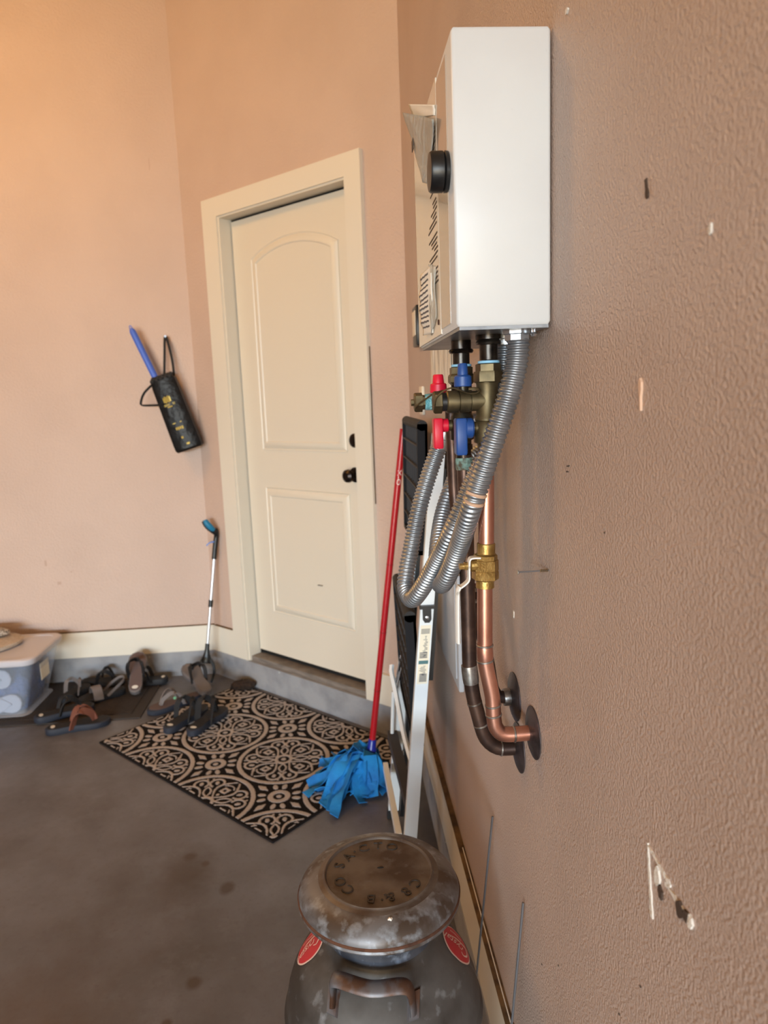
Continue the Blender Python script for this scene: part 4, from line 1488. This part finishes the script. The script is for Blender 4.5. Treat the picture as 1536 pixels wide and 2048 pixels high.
lm = MB()
rr_ = random.Random(2)
lm.ball((-0.800, 3.345, 0.026), (0.062, 0.030, 0.028), 20, 12, lambda a, b: 1 + 0.10 * math.sin(5 * b + 3 * a) + 0.06 * math.sin(11 * b))
lo = lm.build('fuzzy_lump', 'lump', smooth=50)
tag(lo, 'small dark brown rounded lump lying on the rug corner by the curb', 'lump')

# ------------------------------------------------------------------ storage bin
bn = thing('storage_bin', (-2.0, 3.35, 0.009), 'translucent plastic storage bin with lid and blue contents by far wall', 'bin')
Bz = 0.0095
mb = MB()


def rrect(x0, x1, y0, y1, z, rr=0.035):
    out = []
    for cx_, cy_, a0 in ((x1 - rr, y1 - rr, 0), (x0 + rr, y1 - rr, 90), (x0 + rr, y0 + rr, 180), (x1 - rr, y0 + rr, 270)):
        for j in range(6):
            a = R_(a0 + j * 18)
            out.append((cx_ + rr * math.cos(a), cy_ + rr * math.sin(a), z))
    return out


xr0, xr1 = -2.255, -1.765
mb.loft([rrect(-2.24, -1.785, 3.195, 3.475, Bz + 0.004, 0.03), rrect(-2.245, -1.765, 3.175, 3.495, Bz, 0.04)][::-1] +
        [rrect(-2.25, -1.715, 3.155, 3.510, 0.268, 0.045)], caps=False)
mb.loft([rrect(-2.245, -1.765, 3.175, 3.495, Bz, 0.04), rrect(-2.245, -1.765, 3.175, 3.495, Bz + 0.002, 0.04)])
mb.build('body', 'bin', bn, smooth=40)
mb = MB()
mb.loft([rrect(-2.262, -1.705, 3.143, 3.522, 0.262, 0.05), rrect(-2.266, -1.701, 3.139, 3.526, 0.270, 0.052), rrect(-2.266, -1.701, 3.139, 3.526, 0.288, 0.052),
         rrect(-2.260, -1.707, 3.145, 3.520, 0.293, 0.05), rrect(-2.235, -1.733, 3.168, 3.495, 0.293, 0.04), rrect(-2.232, -1.736, 3.171, 3.492, 0.290, 0.04)])
mb.build('lid', 'lid', bn, smooth=35)
mb = MB()
mb.box(-1.7375, -1.7360, 3.29, 3.385, 0.135, 0.215)
mb.build('label_sticker', 'sticker', bn, smooth=None)
# contents
mb = MB()
mb.loft([rrect(-2.225, -1.80, 3.225, 3.475, Bz + 0.007, 0.05), rrect(-2.23, -1.79, 3.222, 3.482, 0.06, 0.05), rrect(-2.225, -1.785, 3.225, 3.475, 0.15, 0.06), rrect(-2.19, -1.82, 3.25, 3.45, 0.21, 0.06)])
cl = mb.build('folded_cloth', 'bluecloth', smooth=60)
tag(cl, 'blue folded cloth inside the translucent storage bin', 'cloth')
sh = sandal('flip_flop', (-2.00, 3.200, 0.062), R_(4), 'pale flip flop inside the storage bin, pressed against its front, lower', 'whiteshoe', 'whiteshoe', 'whiteshoe', L=0.20, tilt=(R_(90), 0), logo=None, th=0.007, strap_h=0.004, strap_w=0.008, group='pale flip flops in the bin')
sh = sandal('flip_flop', (-2.03, 3.198, 0.185), R_(2), 'pale flip flop inside the storage bin, pressed against its front, upper', 'whiteshoe', 'whiteshoe', 'whiteshoe', L=0.20, tilt=(R_(90), 0), logo=None, th=0.007, strap_h=0.004, strap_w=0.008, group='pale flip flops in the bin')
# woven things on the lid
hat = thing('woven_bag', (-2.05, 3.35, 0.294), 'flat beige woven straw bag lying on the bin lid', 'bag')
mb = MB()
mb.loft([[(-2.06 + 0.21 * k * math.cos(a) * (1 + 0.05 * math.sin(3 * a)), 3.36 + 0.155 * k * math.sin(a), zz) for a in np.linspace(0, 2 * PI, 40, endpoint=False)] for k, zz in ((0.97, 0.2945), (1.0, 0.302), (0.98, 0.312), (0.90, 0.317), (0.6, 0.316), (0.3, 0.318))])
mb.build('woven_body', 'straw', hat, smooth=50)
mb = MB()
mb.tube([(-2.06 + 0.208 * math.cos(a) * (1 + 0.05 * math.sin(3 * a)), 3.36 + 0.153 * math.sin(a), 0.311) for a in np.linspace(-1.5, 1.5, 30)], 0.005, 8)
mb.build('rolled_edge', 'straw', hat)
slp = thing('woven_slipper', (-2.05, 3.42, 0.318), 'patterned beige woven slipper lying on top of the straw bag', 'slipper')
mb = MB()
mb.loft([[(-2.075 + 0.15 * k * math.cos(a), 3.435 + 0.052 * k * math.sin(a), zz + 0.010 * max(0, math.cos(a))) for a in np.linspace(0, 2 * PI, 28, endpoint=False)] for k, zz in ((0.94, 0.3185), (1.0, 0.322), (1.0, 0.328), (0.9, 0.331))])
mb.build('sole', 'straw', slp, smooth=50)
mb = MB()
mb.loft([[(-2.03 + 0.105 * k * math.cos(a), 3.435 + 0.05 * k * math.sin(a), zz) for a in np.linspace(0, 2 * PI, 28, endpoint=False)] for k, zz in ((1.0, 0.331), (0.96, 0.345), (0.75, 0.354), (0.35, 0.357))])
mb.build('patterned_upper', 'straw2', slp, smooth=50)

# ------------------------------------------------------------------ grabber tool leaning in the corner
gt = thing('grabber_tool', (-0.985, 3.47, 0), 'litter grabber with blue grip and silver pole leaning in the corner', 'grabber')
G0, G1 = Vector((-0.995, 3.452, 0.110)), Vector((-0.925, 3.515, 0.640))


def gp_(t):
    return G0.lerp(G1, t)


mb = MB()
mb.tube([gp_(0.16), gp_(0.56)], 0.0078, 14)
mb.tube([gp_(0.54), gp_(1.0)], 0.0085, 14)
pole = mb.build('pole', 'alu', gt)
mb = MB()
mb.tube([gp_(0.535), gp_(0.60)], 0.0115, 14)
mb.build('collar', 'black', gt)
gd = (G1 - G0).normalized()
mb = MB()
mb.tube(spline([gp_(0.985), gp_(1.10), gp_(1.20) + Vector((0.002, 0, 0)), Vector((-0.906, 3.516, 0.775)), Vector((-0.912, 3.512, 0.785))], n=16), 0.0125, 14)
mb.tube(spline([Vector((-0.906, 3.51, 0.765)), Vector((-0.925, 3.505, 0.785)), Vector((-0.945, 3.50, 0.808)), Vector((-0.957, 3.497, 0.832))], n=12), [0.0135 + 0.003 * math.sin(k / 12 * 3) for k in range(13)], 14)
mb.build('handle', 'black', gt)
mb = MB()
mb.tube(spline([Vector((-0.913, 3.497, 0.783)), Vector((-0.928, 3.490, 0.800)), Vector((-0.944, 3.486, 0.822)), Vector((-0.950, 3.487, 0.838))], n=10), [0.010, 0.012, 0.0135, 0.0145, 0.0150, 0.0150, 0.0150, 0.0145, 0.014, 0.0125, 0.010], 14)
mb.build('grip_insert', 'gripblue', gt)
mb = MB()
mb.ribbon(spline([Vector((-0.918, 3.51, 0.722)), Vector((-0.935, 3.507, 0.720)), Vector((-0.948, 3.505, 0.713)), Vector((-0.956, 3.503, 0.704))], n=10), (0, 1, 0), 0.012, 0.006)
mb.build('trigger', 'trigger', gt)
mb = MB()
mb.stack(gp_(0.19), -gd, [(0, 0.0105), (0.03, 0.0115), (0.05, 0.015), (0.075, 0.0235), (0.09, 0.028), (0.10, 0.026)], 16)
mb.v = [(v[0], 3.455 + (v[1] - 3.455) * 0.6, v[2]) for v in mb.v]
mb.build('jaw_head', 'black', gt)
for sg in (-1, 1):
    mb = MB()
    base = gp_(0.02)
    q = spline([base + Vector((0.020 * sg, 0, 0.012)), base + Vector((0.034 * sg, -0.002, -0.02)), base + Vector((0.036 * sg, -0.006, -0.06)), base + Vector((0.022 * sg - 0.002, -0.010, -0.108))], n=14)
    mb.ribbon(q, (0, 1, 0), 0.020, 0.011)
    mb.build('claw', 'black', gt)

# ------------------------------------------------------------------ bag hanging on the far wall and the blue stick in it
bg_ = thing('gift_bag', (-1.06, 3.53, 1.36), 'glossy black bottle bag with gold print hanging on the far wall', 'bag')
BT, BB = Vector((-1.105, 3.535, 1.525)), Vector((-1.003, 3.535, 1.185))
ax = (BB - BT).normalized()
sx = Vector((-ax.z, 0, ax.x))
if sx.x < 0:
    sx = -sx
mb = MB()
rings = []
for t, hw, hd_ in ((0.0, 0.058, 0.030), (0.1, 0.061, 0.032), (0.5, 0.063, 0.036), (0.9, 0.066, 0.036), (0.97, 0.065, 0.035), (1.0, 0.058, 0.028)):
    c = BT.lerp(BB, t)
    ring = []
    for (i, j) in ((-1, -0.75), (-0.85, -0.9), (0.1, -1.3), (0.85, -0.9), (1, -0.75), (1, 0.75), (0.85, 1), (-0.85, 1), (-1, 0.75)):
        ring.append(c + sx * (hw * i) + Vector((0, hd_ * j, 0)))
    rings.append(ring)
mb.loft(rings[::-1], caps=False)
n9 = len(rings[0])
mb.add(rings[-1], [tuple(range(n9))])
# inner floor a little below the mouth so the bag reads as open
mb.add([p + ax * 0.05 for p in rings[0]], [tuple(range(n9))])
mb.build('bag_body', 'blackgloss', bg_, smooth=30)
mb = MB()
for i in range(14):
    f = (i / 13 - 0.5) * 1.7
    c = BT + sx * (0.056 * f) + Vector((0, -0.027 + 0.004 * (i % 3), 0)) - ax * (0.004 + 0.010 * abs(math.sin(i * 2.1)))
    mb.ball(c, (0.012, 0.008, 0.011), 8, 6)
mb.build('ruffled_mouth', 'blackmatte', bg_, kind='stuff')
mb = MB()
N_ = Vector((-1.087, 3.585, 1.726))
mb.ribbon(spline([BT + sx * 0.050 + Vector((0, 0.02, 0.0)), Vector((-1.062, 3.565, 1.62)), N_ + Vector((0.004, -0.006, 0)), N_ + Vector((-0.004, -0.006, 0)), Vector((-1.096, 3.565, 1.64)), BT + sx * 0.0 + Vector((0, 0.02, 0.0))], n=30), (1, 0.3, 0.4), 0.012, 0.003)
mb.build('handle_loop', 'black_strap', bg_)
mb = MB()
mb.ribbon(spline([BT - sx * 0.056 + ax * 0.01 + Vector((0, -0.028, 0)), Vector((-1.192, 3.49, 1.46)), Vector((-1.209, 3.488, 1.412)), Vector((-1.185, 3.485, 1.405)), BT - sx * 0.035 + ax * 0.115 + Vector((0, -0.044, 0))], n=30), (0.8, 0.5, -0.5), 0.011, 0.003)
mb.build('handle_loop', 'black_strap', bg_)


def onbag(mb, u0, u1, t0, t1):
    P = []
    for dd in (0.0375, 0.0385):
        for (u, t) in ((u0, t0), (u1, t0), (u1, t1), (u0, t1)):
            P.append(BT.lerp(BB, t) + sx * u + Vector((0, -dd - 0.0110 + 0.16 * abs(u - 0.006) * 1.7, 0)))
    mb.hexa(P)


mb = MB()
for i in range(5):
    onbag(mb, -0.028 + 0.008 * i, -0.0225 + 0.008 * i, 0.24 - 0.012 * (i % 2), 0.31 + 0.01 * (i % 2))
onbag(mb, -0.034, 0.022, 0.335, 0.342)
onbag(mb, -0.034, 0.022, 0.352, 0.358)
onbag(mb, -0.020, 0.006, 0.370, 0.385)
onbag(mb, -0.026, 0.018, 0.600, 0.612)
for i in range(4):
    onbag(mb, -0.020 + 0.010 * i, -0.013 + 0.010 * i, 0.665, 0.70 + 0.006 * (i % 2))
onbag(mb, -0.010, 0.000, 0.80, 0.83)
onbag(mb, 0.004, 0.018, 0.90, 0.925)
mb.build('gold_print', 'gold', bg_, smooth=None, kind='stuff')
nl = MB()
nl.tube([(-1.087, 3.612, 1.727), (-1.087, 3.572, 1.731)], 0.0022, 8)
nl.stack((-1.087, 3.574, 1.731), (0, -1, 0), [(0, 0.003), (0.001, 0.005), (0.002, 0.005)], 10)
tag(nl.build('nail', 'steel'), 'small nail in the far wall holding the black bag', 'nail')
bs = thing('blue_stick', (-1.19, 3.53, 1.5), 'smooth periwinkle blue stick poking out of the hanging black bag', 'stick')
S0, S1 = Vector((-1.119, 3.531, 1.48)), Vector((-1.236, 3.531, 1.775))
sd_ = (S1 - S0).normalized()
mb = MB()
mb.stack(S0, sd_, [(0, 0.0155), (0.28, 0.0155), (0.296, 0.0150), (0.306, 0.011), (0.312, 0.0065)], 18)
mb.build('shaft', 'bluestick', bs)
mb = MB()
q = []
sq_ = Vector((sd_.z, 0, -sd_.x))
for k in range(13):
    a = PI * k / 12
    q.append(S0 + sd_ * (0.308 + 0.017 * math.sin(a)) + sq_ * (0.006 * math.cos(a)))
mb.tube(q, 0.0022, 8)
mb.build('hanging_eye', 'bluestick', bs)

# ------------------------------------------------------------------ milk can
MC = Vector((-0.2385, 1.052, 0))
can = thing('milk_can', MC, 'old weathered galvanised milk can with embossed lid and red stickers', 'milk can')


def lathe(prof, n=64):
    return [[(MC.x + r * math.cos(2 * PI * j / n), MC.y + r * math.sin(2 * PI * j / n), z) for j in range(n)] for r, z in prof]


SH = [(0.0905, 0.540), (0.0915, 0.530), (0.097, 0.523), (0.110, 0.513), (0.125, 0.500), (0.139, 0.483), (0.150, 0.462), (0.158, 0.438), (0.1625, 0.415)]
mb = MB()
mb.loft(lathe([(0.150, 0.0), (0.160, 0.004), (0.161, 0.02), (0.157, 0.03), (0.162, 0.05), (0.163, 0.385), (0.1665, 0.390), (0.1675, 0.396), (0.1665, 0.402), (0.1630, 0.408)] + SH[::-1]), caps=True)
mb.build('body', 'galv', can, smooth=40)
mb = MB()
mb.loft(lathe([(0.0905, 0.535), (0.0900, 0.560), (0.0900, 0.595), (0.080, 0.600)]), caps=False)
mb.build('neck', 'galv_neck', can, smooth=40)
lid = MB()
lid.loft(lathe([(0.1240, 0.5945), (0.1315, 0.5955), (0.1330, 0.5985), (0.1320, 0.6015), (0.1315, 0.6050), (0.1318, 0.6085), (0.1300, 0.6150), (0.1265, 0.6208), (0.1215, 0.6258), (0.1150, 0.6302), (0.1080, 0.6332), (0.1020, 0.6350), (0.0975, 0.6358)], 80), caps=True)
lid = lid.build('lid', 'galv_rim', can, smooth=40)
mb = MB()
mb.loft(lathe([(0.1002, 0.6340), (0.0985, 0.6358), (0.0930, 0.6372), (0.0905, 0.6385), (0.0892, 0.6405), (0.0878, 0.6408), (0.0864, 0.6396), (0.0850, 0.6372), (0.080, 0.6366), (0.04, 0.6375), (0.0004, 0.638)], 80), caps=True)
mb.build('lid_top', 'galv_lid', lid, smooth=40)
mb = MB()
mb.loft(lathe([(0.1314, 0.6020), (0.1336, 0.6035), (0.1338, 0.6062), (0.1316, 0.6078)], 80), caps=False)
mb.build('rim_seam', 'rust', lid, smooth=60)
LETTER = mat('letter_steel', rgb(66, 58, 52), 0.6, 0.4)
chars = [('S', 161, 0.066), ('A', 139, 0.064), ('.', 124, 0.066), ('C', 109, 0.066), ('T', 87, 0.066), ('O', 66, 0.066),
         ('C', -31, 0.066), ('8', -52, 0.066), ('&', -76, 0.064), ('.', -88, 0.066), ('B', -103, 0.064), ('C', -142, 0.062), ('O', -164, 0.064)]
for ch, ang, rad in chars:
    vs, fs = text2d('\u00b7' if ch == '.' else ch, 0.0265)
    a = R_(ang)
    ur = Vector((math.cos(a), math.sin(a), 0))
    ut = Vector((math.sin(a), -math.cos(a), 0))
    base = [MC + ur * (rad + y) + ut * x for x, y in vs]
    k_ = len(base)
    # raised: top face + skirt
    top = [(p.x, p.y, 0.6384) for p in base]
    bot = [(p.x, p.y, 0.6360) for p in base]
    from collections import Counter
    ec = Counter()
    for f in fs:
        for i in range(len(f)):
            ec[tuple(sorted((f[i], f[(i + 1) % len(f)])))] += 1
    sk = [(e[0], e[1], e[1] + k_, e[0] + k_) for e, c in ec.items() if c == 1]
    mb = MB()
    mb.add(top + bot, list(fs) + sk)
    mb.build('embossed_letter', LETTER, lid, smooth=None)
mb = MB()
mb.ball((MC.x + 0.004, MC.y + 0.008, 0.6378), (0.006, 0.0025, 0.0014), 10, 6)
mb.build('rust_spot', 'gap', lid)
mb = MB()
mb.ball((MC.x + 0.012, MC.y - 0.105, 0.6335), (0.0042, 0.0032, 0.0022), 10, 6, lambda a, b: 1 + 0.2 * math.sin(4 * b))
mb.build('plaster_chip', 'plaster', lid)


def shoulder(theta, h):
    """point on the shoulder at arc fraction h (0 = neck, 1 = seam), and outward normal"""
    f = h * (len(SH) - 1)
    i = max(0, min(len(SH) - 2, int(f)))
    t = f - i
    r = SH[i][0] + (SH[i + 1][0] - SH[i][0]) * t
    z = SH[i][1] + (SH[i + 1][1] - SH[i][1]) * t
    j0, j1 = max(0, i - 0), i + 1
    dr, dz = SH[j1][0] - SH[j0][0], SH[j1][1] - SH[j0][1]
    l_ = math.hypot(dr, dz)
    nr, nz = -dz / l_, dr / l_
    c, s_ = math.cos(theta), math.sin(theta)
    return Vector((MC.x + r * c, MC.y + r * s_, z)), Vector((nr * c, nr * s_, -nz if nz < 0 else nz)).normalized()


SHL = [0.0]
for i in range(1, len(SH)):
    SHL.append(SHL[-1] + math.hypot(SH[i][0] - SH[i - 1][0], SH[i][1] - SH[i - 1][1]))


def on_shoulder(th0, l0, u, v, d):
    """u along the circumference (m), v up the slope (m)"""
    l_ = l0 - v
    l_ = max(0.0005, min(SHL[-1] - 0.0005, l_))
    i = 0
    while i < len(SHL) - 2 and SHL[i + 1] < l_:
        i += 1
    h = (i + (l_ - SHL[i]) / (SHL[i + 1] - SHL[i])) / (len(SHL) - 1)
    p, n_ = shoulder(0, h)
    r = p.x - MC.x
    p, n_ = shoulder(th0 + u / r, h)
    return p + n_ * d


def sticker(th0, l0, rot, name, R0=0.0335):
    cr, sr = math.cos(rot), math.sin(rot)

    def F(x, y, d):
        u, v = x * cr - y * sr, x * sr + y * cr
        return on_shoulder(th0, l0, u, v, d)

    def disc(rad, d, mtl, nm, parent):
        mb = MB()
        n = 40
        vs = [F(0, 0, d)]
        fs = []
        for k in range(1, 5):
            for j in range(n):
                a = 2 * PI * j / n
                vs.append(F(rad * k / 4 * math.cos(a), rad * k / 4 * math.sin(a), d))
        for j in range(n):
            fs.append((0, 1 + j, 1 + (j + 1) % n))
        for k in range(3):
            for j in range(n):
                fs.append((1 + k * n + j, 1 + (k + 1) * n + j, 1 + (k + 1) * n + (j + 1) % n, 1 + k * n + (j + 1) % n))
        mb.add(vs, fs)
        return mb.build(nm, mtl, parent, smooth=60)
    s0 = disc(R0, 0.0008, 'stickcream', name, can)
    disc(R0 * 0.92, 0.0012, 'stickred', 'red_field', s0)
    mb = MB()
    vs, fs = text2d('rystal', 0.0185, 0.35, 'LEFT')
    mb.add([F(x - 0.0130, y + 0.004, 0.0016) for x, y in vs], fs)
    for kk in range(9):      # the tiny line under the word is too small to read: short strokes only
        xa = -0.008 + kk * 0.0028
        mb.add([F(xa, -0.0180, 0.0016), F(xa + 0.0018, -0.0180, 0.0016), F(xa + 0.0018, -0.0150, 0.0016), F(xa, -0.0150, 0.0016)], [(0, 1, 2, 3)])
    # big swash C that sweeps under the word
    pth_ = spline([(-0.008, 0.011, 0), (-0.014, 0.0145, 0), (-0.021, 0.008, 0), (-0.0225, 0.000, 0), (-0.018, -0.0075, 0), (-0.006, -0.0085, 0), (0.008, -0.0055, 0), (0.0215, -0.0015, 0)], n=30)
    ws = [0.0028 * math.sin(PI * (0.12 + 0.80 * k / 30)) for k in range(31)]
    L_, R2 = [], []
    for k in range(31):
        d = (pth_[min(30, k + 1)] - pth_[max(0, k - 1)]).normalized()
        nn = Vector((-d.y, d.x, 0))
        a, b = pth_[k] + nn * ws[k] * 0.7, pth_[k] - nn * ws[k] * 0.7
        L_.append(F(a.x, a.y, 0.0016))
        R2.append(F(b.x, b.y, 0.0016))
    k0 = len(L_)
    mb.add(L_ + R2, [(i, i + 1, k0 + i + 1, k0 + i) for i in range(30)])
    mb.build('script_print', 'stickcream', s0, smooth=None, kind='stuff')


sticker(R_(-3), 0.060, R_(82), 'round_sticker')
sticker(R_(176), 0.048, R_(-80), 'round_sticker')

# strap handle on the camera side of the shoulder
mb = MB()
th = R_(-100)


def hp(u, v, d):
    return on_shoulder(th, 0.047, u, v, d)


q = spline([hp(-0.062, -0.020, 0.004), hp(-0.061, -0.004, 0.008), hp(-0.056, 0.010, 0.024), hp(-0.044, 0.014, 0.032), hp(0, 0.012, 0.034), hp(0.040, 0.012, 0.032), hp(0.052, 0.006, 0.026), hp(0.060, -0.008, 0.010), hp(0.063, -0.022, 0.004)], n=48)
sides = []
ws = []
for k in range(49):
    t = k / 48
    sides.append(Vector((0, -0.35, 1)) if 0.2 < t < 0.8 else Vector((1 if t < 0.5 else 1, -0.2, 0.25)))
    ws.append(0.022)
mb.tube(q, 0.009, 12, ellipse=(0.012, 0.0045))
hnd = mb.build('handle', 'rust_handle', can, smooth=50)
for sg in (-1, 1):
    mb = MB()
    P = []
    for (u, v) in ((-0.010, -0.030), (0.010, -0.030), (0.012, 0.006), (-0.012, 0.006)):
        P.append(hp(0.064 * sg + u, v, 0.0005))
    for (u, v) in ((-0.008, -0.028), (0.008, -0.028), (0.010, 0.004), (-0.010, 0.004)):
        P.append(hp(0.064 * sg + u, v, 0.0045))
    mb.hexa(P)
    mb.build('handle_pad', 'rust_handle', hnd, smooth=None)
# second handle on the far side
mb = MB()
th = R_(87)
q = spline([hp(-0.062, -0.020, 0.004), hp(-0.056, 0.010, 0.024), hp(-0.044, 0.014, 0.032), hp(0.044, 0.014, 0.032), hp(0.056, 0.010, 0.024), hp(0.062, -0.020, 0.004)], n=32)
mb.tube(q, 0.009, 10, ellipse=(0.010, 0.004))
mb.build('handle', 'rust_handle', can, smooth=50)
